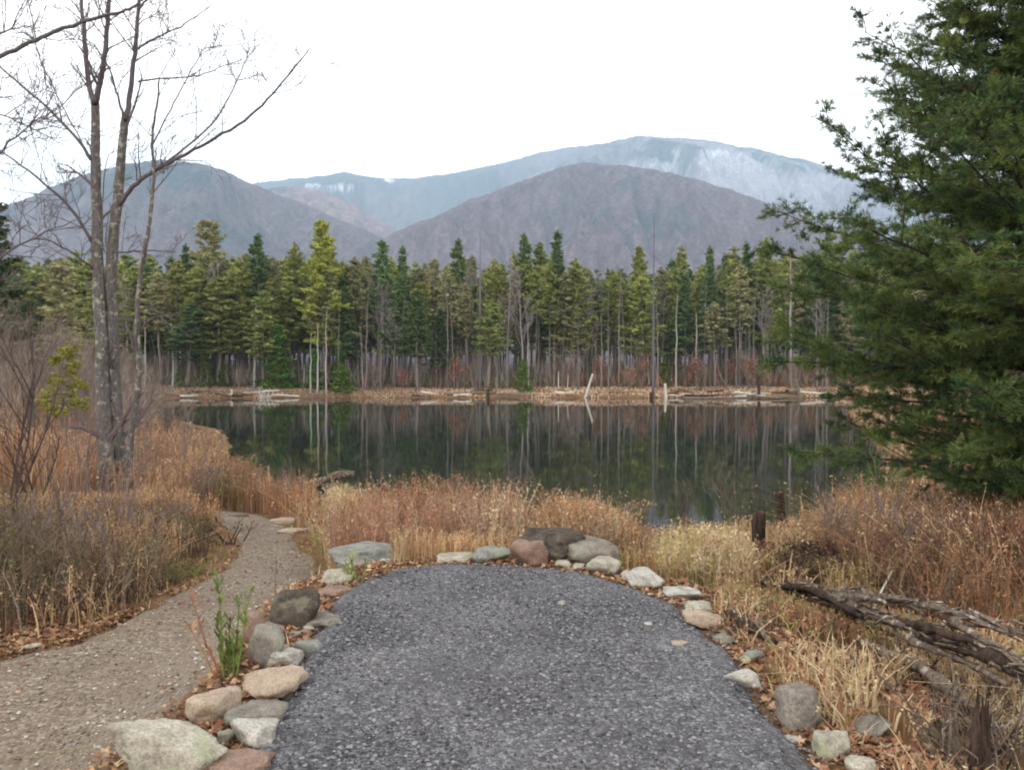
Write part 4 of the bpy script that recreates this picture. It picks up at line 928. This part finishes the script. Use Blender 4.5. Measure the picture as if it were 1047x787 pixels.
for a in [
 (160,806,112,56,'pale','large pale lichened boulder at the lower left end of the stone rim', dict(h=.7, sub=5, seed=11, soft=40)),
 (222,806,80,42,'brown','flat reddish-brown block at the very bottom of the left rim', dict(h=.4, sub=5, seed=2, flat=.7)),
 (256,771,48,34,'white','pale grey wedge stone just above the reddish-brown block', dict(h=.6, seed=3)),
 (254,752,54,36,'grey','grey-brown flat slab above the pale wedge in the left rim', dict(h=.45, seed=4, flat=.6)),
 (270,719,56,40,'tan','large tan flat-topped stone in the left rim', dict(h=.45, seed=5, flat=.7)),
 (279,683,44,24,'white','pale pinkish stone at the upper end of the tan flat-topped one', dict(h=.5, seed=6)),
 (206,747,34,42,'tan','long tan stone leaning on the path side of the rim', dict(h=.5, seed=7, rot=-.5)),
 (264,684,40,42,'grey','rounded grey stone with a dark hollow behind the pale pinkish one', dict(h=.7, seed=8)),
 (297,642,43,34,'dark','dark brown pitted rock in the left rim', dict(h=.75, seed=9, soft=30)),
 (322,645,38,20,'grey','flat grey-tan slab right of the dark pitted rock', dict(h=.35, seed=10, flat=.6)),
 (311,671,26,17,'blue','small bluish stone on the pad edge beside the pale pinkish one', dict(h=.6, seed=12, sub=3)),
 (258,658,22,28,'brown','small pointed brown stone next to the green-stemmed plant', dict(h=.8, seed=13, sub=3)),
 (341,598,34,18,'pale','pale stone with a dark hollow, upper of two stacked at the left bend', dict(h=.6, seed=14)),
 (339,610,36,13,'brown','thin brown slab, lower of two stacked at the left bend', dict(h=.4, seed=15, flat=.6)),
 (367,573,68,27,'blue','big flat blue-grey boulder in the grass at the left bend', dict(h=.5, seed=16, flat=.8)),
 (362,585,42,14,'grey','grey slab in front of the big blue-grey boulder', dict(h=.5, seed=17)),
 (465,576,36,12,'pale','flat cream stone at the far rim of the pad, left of centre', dict(h=.5, seed=18, flat=.7)),
 (502,576,38,16,'blue','mossy grey stone between the cream one and the hollow brown one', dict(h=.6, seed=19)),
 (543,580,38,25,'brown','squat brown rock with a dark hollow at the middle of the far rim', dict(h=.8, seed=20, soft=30)),
 (566,574,72,36,'dark','rough dark grey rock mass, highest of the far rim', dict(h=.75, seed=21, soft=24, sub=5)),
 (606,578,58,32,'grey','rounded light grey boulder right of the dark rock mass', dict(h=.7, seed=22)),
 (618,588,34,17,'pale','pale domed stone in front of the light grey boulder', dict(h=.7, seed=23)),
 (576,581,16,8,'pale','tiny cream stone, left of two between brown rock and domed stone', dict(h=.6, seed=24, sub=3)),
 (592,583,14,7,'pale','tiny cream stone, right of two between brown rock and domed stone', dict(h=.6, seed=25, sub=3)),
 (661,602,38,19,'white','white rounded stone at the right bend of the rim', dict(h=.7, seed=26)),
 (641,592,12,9,'pale','tiny pale stone left of the white rounded one', dict(h=.6, seed=44, sub=3)),
 (699,614,40,15,'white','flat white slab right of the white rounded stone', dict(h=.45, seed=27, flat=.6)),
 (716,628,28,12,'pale','small grey-white stone below the flat white slab', dict(h=.55, seed=28)),
 (722,643,38,19,'tan','tan block at the right bend below the small grey-white stone', dict(h=.6, seed=29)),
 (746,684,14,7,'white','tiny white stone above the white angular one on the right', dict(h=.6, seed=30, sub=3)),
 (762,706,36,21,'white','white angular stone in the leaves right of the pad', dict(h=.6, seed=31, soft=40)),
 (826,748,46,38,'grey','big square-edged brown-grey boulder on the right slope', dict(h=.78, seed=32, soft=40, face=6, sub=5)),
 (857,779,34,27,'pale','cream angular stone near the bottom right', dict(h=.65, seed=33, soft=36)),
 (884,794,30,20,'pale','cream stone at the bottom edge right of the cream angular one', dict(h=.6, seed=34)),
 (900,757,40,26,'grey','flat grey stone sunk in leaves right of the big boulder', dict(h=.4, seed=35)),
 (742,659,20,10,'grey','small dull stone under the dark root on the right', dict(h=.5, seed=45, sub=3)),
 (772,676,22,11,'blue','small bluish stone half in the leaves right of the pad', dict(h=.5, seed=46, sub=3)),
 (812,760,16,9,'white','tiny white stone at the pad edge near the big boulder', dict(h=.5, seed=47, sub=3)),
 (292,716,14,9,'grey','small dull stone on the pad side of the tan flat-topped one', dict(h=.5, seed=48, sub=3)),
 (228,762,20,16,'grey','small grey stone wedged between large boulder and slab', dict(h=.6, seed=49, sub=3)),
 ]:
    rock(*a[:6], **a[6])
rf = np.random.default_rng(44); PO = [onplane(a, b, 0) for a, b in PADL + PADR]
for i in range(95):
    j = rf.integers(0, len(PO)-1); t_ = rf.random(); q = np.array(PO[j])*(1-t_)+np.array(PO[j+1])*t_; c_ = np.array((0, 4.)); dr = unit(q-c_); q = q + dr*rf.uniform(.0, .34)
    pyq = 393.5 - F*math.tan(math.atan2(0-EYE, q[1]) + PITCH); pxq = CX + F*q[0]/q[1]; wq = rf.uniform(.02, .065)**1.0*F/q[1]*1.2
    rock(pxq, pyq, wq, wq*rf.uniform(.4, .7), ['grey', 'pale', 'blue', 'tan', 'dark', 'brown'][rf.integers(0, 6)], 'small filler stone wedged between the larger rim stones', 'filler_stone', sub=2, h=.5, seed=900+i, z0=GH(*q), group='small filler stones of the pad rim', cat='stone', sink=.2)
for a in [
 (575,619,9,5,'white','white pebble alone in the middle of the dark gravel', dict()), (696,660,18,6,'tan','flat tan chip on the dark gravel near its right edge', dict(flat=.5)),
 (663,640,9,5,'white','white pebble on the dark gravel close to the right bend', dict())]:
    rock(*a[:6], **a[6], name='pebble', sub=3, z0=.012, h=.5, group='pale pebbles lying on the dark gravel', cat='pebble', sink=.15)
for a in [
 (296,547,34,8,'tan','pinkish flat stone at the right side of the path bend, nearer one',dict(flat=.6)), (288,535,26,8,'tan','pinkish flat stone at the path bend, farther one',dict(flat=.6)),
 (236,531,24,7,'dark','dark stone across the path, right one of three',dict()), (222,529,18,6,'grey','grey stone across the path, middle one of three',dict()), (210,533,16,7,'dark','dark stone across the path, left one of three',dict()),
 (248,520,18,5,'white','pale stone at the far end of the path',dict()), (268,545,20,6,'grey','flat grey stone level with the path bend',dict()),
 (30,664,16,7,'pale','pale stone among leaves at the left end of the path edge',dict()), (68,785,12,8,'white','small white stone on the brown path at bottom left',dict())]:
    rock(*a[:6], **a[6], name='stone', sub=3, h=.5, group='stones lying on the footpath', sink=.2)

for (px_, py_, w_) in ((775,582,.12),(798,532,.14)):
    g_ = G(px_, py_); CLEAR.append((g_[0]*.93, g_[1], w_, .1, 2.2))
# centre stand: split in two clumps of its own plus surrounding grass
def stand(name, label, cat, n, x0, x1, y0, y1, pxr, ytop, hmax, names_, w, kind=None, group=None, thr=.35, fl=6, lo=.5, ww=.0045, fs=.02, frq=1.6, lean=.16, pm=.12, top=.45, hf=None):
    x, y = seeded(n, x0, x1, y0, y1); k = free(x, y, pm, .12); x, y = x[k], y[k]
    px = topx(x, y); k = (px > pxr[0]) & (px < pxr[1]) & (fbm(x*frq, y*frq, 5, 3) > thr); x, y = x[k], y[k]
    z = Hg(x, y); h, px = capped(x, y, z, ytop, hmax, lo); h = h if hf is None else h*hf(px, y); k = h > .08; x, y, z, h = x[k], y[k], z[k], h[k]
    c = pal2(names_, w, x, y); var = (.55 + .85*fbm(x*2.2, y*2.2, 9, 3))[:, None]*RNG.uniform(.8, 1.2, (len(x), 1)); mb = MB(); stalks(mb, x, y, z, h, c*var, lean, ww, fl, fs, top)
    c0 = (float(x.mean()), float(y.mean()), GH(x.mean(), y.mean())); o = mb.build(name, M_GRASS, None, False, c0)
    return tag(o, label, cat, group, kind)
stand('grass_clump', 'broad stand of tall tan and rust dry stalks behind the pad, left of centre', 'grass', 7500, -2.6, .4, 8.3, 11.6, (335,538), CT, 1.05, ['tan','rust','pink','straw'], [4,3,3,1.5], thr=.40, lean=.26, lo=.35)
stand('grass_clump', 'rounded tan clump right of the centre gap, behind the rough grey rock', 'grass', 3600, .1, 1.7, 8.6, 11.2, (548,650), CT, .95, ['tan','rust','straw','pink'], [5,3,2,1.5], thr=.36, lean=.26, lo=.35)
stand('grass_clump', 'low yellowish grass tuft at the right side of the path bend', 'grass', 2600, -3.4, -1.9, 8.6, 11.5, (300,358), [(290,515),(330,505),(360,500)], .42, ['yel','straw','tan','green'], [4,3,3,1], thr=.25, fs=.015)
stand('grass_clump', 'rusty orange clump where the path ends, right of the greenish one', 'grass', 3000, -5.2, -2.6, 10.5, 15.5, (262,322), [(255,455),(280,448),(300,455),(325,470)], 1.0, ['rust','tan','pink'], [5,3,2], thr=.2)
stand('grass_clump', 'brown clump with a green foot at the far end of the path', 'grass', 3000, -7.4, -4.6, 15, 20, (196,258), [(190,448),(225,440),(258,452)], .95, ['brown','rust','olive','green'], [4,3,2,2], thr=.15)
stand('grass_clump', 'pale straw tuft beside the fallen log end at the pond edge', 'grass', 700, -3.3, -2.4, 12, 14.5, (335,368), [(330,462),(350,458),(368,470)], .9, ['straw','straw','yel'], [3,2,1], thr=.1)
stand('grass_clump', 'tan waist-high clump left of the charred stump', 'grass', 2600, 1.3, 2.6, 6.9, 9.5, (672,768), [(670,545),(700,520),(735,530),(765,525)], .55, ['tan','straw','yel','pink'], [4,3,1.5,2], thr=.3)
stand('grass_clump', 'dark brown bushy clump between the charred stump and the pine', 'grass', 1500, 2.5, 3.3, 7.0, 8.2, (812,858), [(812,530),(836,522),(858,530)], .42, ['dark','brown','rust'], [3,4,1], thr=.0, fl=12, lean=.4)
stand('grass_clump', 'tall light orange clump under the left tips of the pine', 'grass', 4200, 3.2, 5.2, 8.5, 12, (845,930), [(840,520),(870,482),(900,480),(930,490)], 1.0, ['tan','rust','pink','straw'], [4,3,2,2], thr=.2, lean=.3)
stand('dry_grass', 'short straw grass behind the pad rim', 'grass', 9000, -2.6, 2.4, 6.9, 9.2, (318,700), [(318,548),(350,540),(440,530),(520,528),(600,535),(640,545),(700,560)], .34, ['straw','tan','rust','yel','brown'], [4,4,2,2,1], 'stuff', thr=.30, fs=.012, pm=.22)
stand('dry_grass', 'straw coloured grass down the slope to the water', 'grass', 12000, -4.5, 9.5, 9.5, 20, (300,900), CT + [(850,505),(900,490)], .8, ['tan','straw','rust','pink'], [4,2,3,2], 'stuff', thr=.42)
stand('dry_grass', 'tan and rust grass right of the pad', 'grass', 15000, 1.2, 5.2, 4.6, 9.6, (690,1100), [(690,560),(740,550),(800,545),(900,520),(1100,520)], .42, ['straw','tan','yel','olive','rust','brown'], [3,4,1,1.2,3,2], 'stuff', thr=.46, fs=.014, hf=lambda px, y: np.where(y < 6.6, .5, 1.), lean=.35)
stand('dry_fern', 'reddish brown bracken on the right slope under the pine', 'fern', 26000, 2.9, 11, 5.6, 14, (850,1200), [(850,530),(880,498),(930,492),(1000,492),(1200,490)], .8, ['rust','brown','tan','red','dark','olive'], [4,4,2,3,2,1], 'stuff', thr=.3, fl=12, fs=.015, lean=.45, top=.2)
stand('dry_grass', 'sparse bleached grass among the fallen leaves on the right', 'grass', 5200, 1.2, 4.2, 3.0, 5.6, (700,1200), [(700,560),(1200,560)], .24, ['tan','straw','rust','olive'], [3,3,2,1.5], 'stuff', thr=.47, fs=.01, fl=3, lean=.5, frq=2.4)
stand('brush', 'brown and olive weed brush between the path and the bare tree', 'brush', 30000, -12, -3.2, 6.2, 12.5, (-80,215), [(-80,480),(0,486),(60,500),(100,508),(160,508),(195,512),(215,530)], .68, ['olive','brown','grey','dark','tan','rust'], [3.5,3,.8,1.6,3.5,2], 'stuff', thr=.40, fl=8, fs=.014, lean=.45, lo=.25, frq=2.2, hf=lambda px, y: np.where((px > 165) & (y < 9.8), .3, 1.))
stand('dry_grass', 'orange tan grass behind the bare tree', 'grass', 34000, -24, -4.2, 15.2, 36, (-80,300), [(-80,428),(60,434),(130,440),(180,440),(215,452),(235,462),(250,440),(300,456)], 1.1, ['tan','rust','pink','brown','straw'], [4,3,3,2,1], 'stuff', thr=.3, fl=6, fs=.03, ww=.009)
stand('dry_grass', 'orange tan grass on the far left bank of the pond', 'grass', 16000, -60, -9, 30, 90, (-100,300), [(-100,402),(130,412),(180,428),(215,440),(300,450)], .8, ['tan','pink','rust','brown'], [3,4,3,3], 'stuff', thr=.3, fl=3, fs=.08, ww=.03)
stand('dry_grass', 'tan grass on the right bank seen through the pine', 'grass', 40000, 5, 60, 14, 92, (800,1400), [(820,470),(880,415),(1000,400),(1400,395)], 1.2, ['tan','pink','rust','straw'], [3,3,3,2], 'stuff', thr=.25, fl=3, fs=.05, ww=.02)
stand('dry_grass', 'low tan grass round the foot of the bare tree', 'grass', 12000, -12, -3.5, 11.8, 15.6, (-80,230), [(-80,500),(60,502),(130,500),(180,478),(230,480)], .6, ['tan','rust','brown','olive'], [4,3,3,2], 'stuff', thr=.3)
stand('green_grass', 'low green grass at the left path edge', 'grass', 5000, -5.4, -3.4, 7.4, 9.6, (168,246), [(168,528),(200,530),(246,540)], .13, ['green','yel','olive','straw'], [5,3,1,1], 'stuff', thr=.0, fl=2, fs=.01, lean=.5)
x, y = seeded(16000, -7, 4, 3.0, 12)
k = free(x, y, .02, -.10, .5); x, y = x[k], y[k]
k = ((polysdf(PAD, x, y) < .5) | (polysdf(PATH, x, y) < np.where(y > 6.5, .9, .35))) & (fbm(x*2.5, y*2.5, 3, 3) > .46); x, y = x[k], y[k]
mb = MB(); z = Hg(x, y); stalks(mb, x, y, z, RNG.uniform(.03, .13, len(x)), pal(['straw','green','yel','rust','olive'], [3,2.2,2,2,1], len(x)), .6, .003, 1, .008)
tag(mb.build('verge_grass', M_GRASS), 'thin short grass along path and pad edges', kind='stuff')

# fallen leaves
def litter(name, n, test, label, size=(.025,.05), names_=(C(160,112,80), C(138,92,68), C(178,140,108), C(106,74,58), C(150,116,84), C(122,96,72), C(192,158,124)), box=(-7,5,2.8,10), lift=.012):
    x, y = seeded(n, *box, pw=1.3); k = test(x, y); x, y = x[k], y[k]; n = len(x); z = Hg(x, y) + lift
    th = RNG.uniform(0, 6.28, n); tl = RNG.normal(0, .3, (n, 2)); s_ = RNG.uniform(*size, n)[:, None]
    U = np.stack([np.cos(th), np.sin(th), tl[:, 0]], 1)*s_; Wd = np.stack([-np.sin(th), np.cos(th), tl[:, 1]], 1)*s_
    K = 8; ang = np.arange(K)*6.283/K; rad = np.array([1,.5,.9,.55,.8,.5,.9,.55])
    V = np.stack([x, y, z], 1)[:, None] + U[:, None]*(np.cos(ang)*rad)[None, :, None] + Wd[:, None]*(np.sin(ang)*rad)[None, :, None]
    V[..., 2] += (RNG.random((n, K))**2)*s_*.55
    V = np.concatenate([np.stack([x, y, z], 1)[:, None], V], 1); T = np.array([(0, 1+i, 1+(i+1) % K) for i in range(K)])
    cc = np.array(names_)[RNG.integers(0, len(names_), n)]*RNG.uniform(.75, 1.15, (n, 1))
    mb = MB().add(V, None, (T[None]+9*np.arange(n)[:, None, None]).reshape(-1, 3), np.repeat(cc, 9, 0))
    tag(mb.build(name, M_LEAF), label, kind='stuff')
litter('fallen_leaves', 42000, lambda x, y: (x < -2.2) & (polysdf(PATH, x, y) > -.22+.25*fbm(x*2, y*2)) & (polysdf(PATH, x, y) < .75) & (y < 9.5) & (fbm(x*2, y*2, 8, 3) > .34), 'brown curled leaves along the left edge of the path', size=(.015,.036), box=(-7,-2,4.2,10))
litter('fallen_leaves', 22000, lambda x, y: (polysdf(PAD, x, y) > .15) & (x > 1.2) & (fbm(x*1.8, y*1.8, 8, 3) > .42), 'orange and brown leaves on the slope right of the pad', size=(.018,.042), box=(1.2,5.5,2.8,7))
litter('fallen_leaves', 26000, lambda x, y: (polysdf(PAD, x, y) > .0) & (polysdf(PAD, x, y) < np.where(x < 0, 1., .42)) & (polysdf(PATH, x, y) > -.14), 'brown leaves caught between the rim rocks', box=(-2.8,2.6,2.8,8), size=(.012,.03))
litter('fallen_leaves', 9000, lambda x, y: (polysdf(PATH, x, y) < .05) & (RNG.random(len(x)) < np.exp(np.minimum(polysdf(PATH, x, y), 0)*5)*.55+.012), 'scattered small leaves lying on the brown path', size=(.010,.028), box=(-7,-1,2.8,12), lift=.06)
litter('fallen_leaves', 1400, lambda x, y: (polysdf(PAD, x, y) < -.02) & (RNG.random(len(x)) < np.exp(polysdf(PAD, x, y)*6)*.8+.015), 'a few small leaves blown onto the edge of the gravel pad', size=(.010,.024), box=(-2,2.4,2.8,7), lift=.035)

# ------------------------------------------------------------------ dead wood near
def gp(px, py, up=0.): g = G(px, py); g[2] += up; return g
def splinters(parent, P, n, L, r0, seed, mtl):
    rr = np.random.default_rng(seed); mb = MB(); P = np.array(P)
    for i in range(n):
        t = rr.random()*(len(P)-1.001); k = int(t); q = P[k]+(P[k+1]-P[k])*(t-k); ax = unit(P[k+1]-P[k])
        d = unit(ax*rr.choice([-1, 1]) + rr.normal(0, .28, 3)); o_ = rr.normal(0, 1, 3); o_ = o_ - ax*(o_@ax); q = q + unit(o_)*r0*rr.uniform(.7, 1.2)
        l = L*rr.uniform(.4, 1.2); w_ = rr.uniform(.006, .018)
        mb.tube(np.stack([q-d*l*.5, q+rr.normal(0, .01, 3), q+d*l*.5]), [w_*.5, w_, w_*.3], (.5,.5,.5), 4, True)
    return mb.build('splinters', mtl, parent)
def fallen(name, label, P, R, mtl, seed, spl=0, splm=None, cat='log', k=10, group=None, rough=.16):
    P = np.array(P, float); root = thing(name, P[0], label, cat, group)
    o = log('trunk', P, R, mtl, None, None, seed=seed, k=k, rough=rough, parent=root); o.location = -P[0]
    if spl: splinters(root, P, spl, .32, float(np.mean(R)), seed, splm or mtl).location = -P[0]
    return root
LP = [gp(776,604,.08), gp(815,620,.14), gp(852,640,.20), gp(900,668,.24), gp(950,695,.28), gp(1000,722,.30), gp(1060,748,.28), gp(1130,770,.24)]
fl_ = fallen('fallen_log', 'long dark splintered log lying diagonally over the grass on the right', LP, [.016,.028,.034,.036,.04,.042,.036,.03], M_DARKWOOD, 71, 150, M_DEADWOOD, rough=.3)
rq = np.random.default_rng(70)
for q in range(12):
    off = rq.normal(0, 1, 3)*(.06, .09, .06); i0 = rq.integers(0, 5); i1 = min(8, i0+rq.integers(2, 5))
    Pq = [p + off + rq.normal(0, .035, 3) for p in LP[i0:i1]]
    o = log('split_strand', Pq, np.linspace(.022, .012, len(Pq))*rq.uniform(.8, 1.4), [M_DARKWOOD, M_DEADWOOD][q % 2], None, None, seed=170+q, k=6, rough=.3, parent=fl_); o.location = -LP[0]
LP2 = [gp(800,606,.06), gp(845,622,.16), gp(905,645,.24), gp(960,668,.30), gp(1010,694,.32), gp(1070,712,.32)]
fallen('fallen_log', 'thin grey weathered log lying along the far side of the dark splintered one', LP2, [.010,.016,.02,.022,.02,.014], M_DEADWOOD, 72, 70, M_DEADWOOD, rough=.3)
fallen('broken_limb', 'smooth pale curved limb in front of the dark splintered log', [gp(880,672,.10), gp(905,688,.12), gp(940,704,.13), gp(970,728,.12), gp(995,745,.10)], [.02,.03,.035,.035,.03], M_PALEWOOD if False else M_DEADWOOD, 73, 0, cat='branch')
fallen('broken_limb', 'thin pale stick rising to the right behind the log', [gp(888,650,.1), gp(900,630,.18), gp(912,618,.27)], [.011,.010,.006], M_PALEWOOD, 74, 0, cat='branch', k=6)
fallen('broken_limb', 'thin brown stick fallen across the grass below the pale limb', [gp(880,690,.05), gp(900,705,.06), gp(920,716,.04)], [.010,.009,.006], M_DEADWOOD, 75, 0, cat='branch', k=6)
fallen('broken_limb', 'dark root with a pale tip lying at the right bend of the rim', [gp(742,632,.05), gp(756,645,.07), gp(775,656,.06), gp(792,662,.03)], [.016,.03,.028,.02], M_DARKWOOD, 76, 10, M_DEADWOOD, 'root')
fallen('broken_limb', 'thin reddish stick above the dark root', [gp(745,628,.06), gp(775,645,.07), gp(808,648,.05)], [.008,.008,.006], M_DEADWOOD, 77, 0, cat='branch', k=6)
# charred stump
def stump(px, py, hpx, wpx, mtl, label, seed, jag=.3, n=9):
    g = G(px, py); d = g[1]; hgt = hpx/F*d; w_ = wpx/F*d/2; rr = np.random.default_rng(seed)
    root = thing('stump', g, label, 'stump'); mb = MB()
    z = np.linspace(-.1, hgt*.86, 7); mb.tube(np.stack([rr.normal(0, w_*.08, 7), rr.normal(0, w_*.08, 7), z], 1), w_*np.array([1.5,1.2,1.,.92,.95,.98,.8])*(1+rr.normal(0, .06, 7)), (.5,.5,.5), 12)
    mb.V[0] += (rr.random(mb.V[0].shape)-.5)*w_*.5; mb.build('trunk', mtl, root, True); m2 = MB()
    for i in range(n):
        a = i*6.28/n; b = np.array((math.cos(a)*w_*.6, math.sin(a)*w_*.6, hgt*.55)); m2.tube(np.stack([b, b+(0, 0, hgt*.3), b+(rr.normal(0, w_*.3), rr.normal(0, w_*.3), hgt*(.42+jag*rr.random()))]), [w_*.35, w_*.28, .003], (.5,.5,.5), 4)
    if n: m2.build('splinters', mtl, root)
    return root
stump(775, 582, 68, 13, M_DARKWOOD, 'dark charred upright stump right of the pad in the grass', 81, -.08, 0)
stump(798, 532, 34, 9, M_DARKWOOD, 'small dark leaning stump at the pond edge behind the charred one', 82, -.05, 0)
# log end + pale stump at pond edge left
g = G(345, 512); fallen('fallen_log', 'dark log end jutting over the water behind the straw tuft', [g+(.35,.2,.62), g+(0,.2,.60), g+(-.5,.4,.4), g+(-1.1,.8,.15)], [.085,.095,.10,.11], M_DEADWOOD, 83, 12, M_DEADWOOD)
tangle(388, 11.9, .55, .5, 14, 15, 'grey twig pile at the left end of the tall tan stand', M_DEADWOOD, name='twig_pile', r0=.014)
tangle(330, 11.6, .45, .35, 10, 16, 'pale broken branches lying below the dark log end', M_PALEWOOD, name='twig_pile', r0=.014)
tangle(232, 11.2, .5, .12, 9, 17, 'dark flat twigs lying across the path', M_DARKWOOD, name='twig_pile', r0=.012)
# dead upright trunk pieces under the log, lower right
def dead_bush(px, py, hgt, seed, label, ns, mtl, r0=.035, spread=.35, name='dead_shrub'):
    g = G(px, py); rr = np.random.default_rng(seed); mb = MB()
    for i in range(ns):
        a = rr.uniform(0, 6.28); l = rr.uniform(0, spread)
        grow(mb, (rr.normal(0, .07), rr.normal(0, .07), -.06), unit(np.array((l*math.cos(a), l*math.sin(a), 1))), hgt*rr.uniform(.6, 1.05), r0*rr.uniform(.4, 1), rr, 1, (.5,.5,.5), 4, .6, .05, .004, .16)
    o = mb.build(name, mtl, None, True); o.location = g; return tag(o, label, 'dead shrub')
stump(1002, 812, 76, 20, M_DARKWOOD, 'dark splintered broken trunk standing under the log at lower right', 91, .5, 12)
stump(975, 785, 40, 13, M_DEADWOOD, 'narrow grey broken post left of the dark splintered trunk', 96, .5, 7)
dead_bush(1005, 800, .40, 97, 'grey dead twigs tangled round the dark splintered trunk', 9, M_DEADWOOD, .009, .6)
dead_bush(975, 770, .40, 92, 'grey twisted dead stems left of the thick dark ones', 12, M_DEADWOOD, .011, .5)
dead_bush(1035, 790, .45, 93, 'grey dead stems at the right picture edge', 10, M_DEADWOOD, .012, .4)
dead_bush(880, 700, .22, 94, 'small grey dead twigs below the log near the big boulder', 9, M_DEADWOOD, .006, .8)
dead_bush(960, 640, .35, 95, 'small pale dead twigs behind the log', 8, M_DEADWOOD, .006, .7)
for i, (px, py, hg, lab) in enumerate([(850,650,.22,'tangle of dead twigs caught on the left end of the log'), (905,675,.25,'tangle of dead twigs in front of the middle of the log'), (955,700,.28,'tangle of grey twigs where the log nears the right edge'),
    (1025,720,.30,'tangle of grey branches on the log at the right edge'), (1010,770,.34,'low tangle of curved roots beside the dark broken trunk'), (800,640,.16,'low brown twigs at the thin end of the log')]):
    dead_bush(px, py, hg, 400+i, lab, 11, M_DEADWOOD if i % 2 else M_DARKWOOD, .008, 1.5)
# green-stemmed plant at the rim
def stalk_plant(px, py, label, seed, stems, nleaf=26):
    g = G(px, py); rr = np.random.default_rng(seed); root = thing('weed_plant', g, label, 'plant'); d = g[1]
    for (dx, hp, lean, col) in stems:
        hgt = hp/F*d; x0 = dx/F*d; sm = MB(); z = np.linspace(-.02, hgt, 6); P = np.stack([x0+lean*z+rr.normal(0, .003, 6), rr.normal(0, .02)+rr.normal(0, .003, 6), z], 1)
        sm.tube(P, np.linspace(.006, .003, 6), col, 5); so_ = sm.build('stem', M_LEAF, root)
        n_ = int(nleaf*hp/90); t = rr.uniform(.12, 1, n_); Q = np.stack([np.interp(t*hgt, z, P[:, i]) for i in range(3)], 1); a = rr.uniform(0, 6.28, n_)
        U = np.stack([np.cos(a)*.55, np.sin(a)*.55, np.full(n_, .85)], 1); ll = rr.uniform(.018, .040, (n_, 1)); Wd = np.stack([-np.sin(a), np.cos(a), 0*a], 1)
        mb = MB(); mb.rhomb(Q+U*ll, U*ll, Wd*ll*.28, np.array(col)*rr.uniform(.8, 1.3, (n_, 1))); mb.build('leaves', M_LEAF, so_)
    return root
stalk_plant(235, 692, 'green-stemmed weed with upright leafy shoots growing from the left rim', 5,
    [(-5,104,-.06,C(104,118,58)), (3,80,.10,C(96,112,56)), (8,88,.16,C(112,124,64)), (-8,60,-.14,C(90,96,50)), (0,60,0,C(86,100,48)), (5,48,.05,C(96,98,54)), (-2,40,-.05,C(110,112,60))], 34)
stalk_plant(222, 690, 'thin reddish weed leaning left beside the green-stemmed one', 6, [(0,84,-.35,C(150,104,78)), (-2,50,-.5,C(160,120,86))], 14)
stalk_plant(281, 628, 'single thin grey-brown weed on the path edge behind the dark pitted rock', 7, [(0,62,.03,C(120,104,90))], 14)
stalk_plant(352, 596, 'small green weed in front of the big blue-grey boulder', 8, [(0,26,.3,C(130,138,66)), (6,30,.1,C(126,140,60)), (12,24,-.2,C(140,140,72)), (18,22,.2,C(120,130,60))], 40)
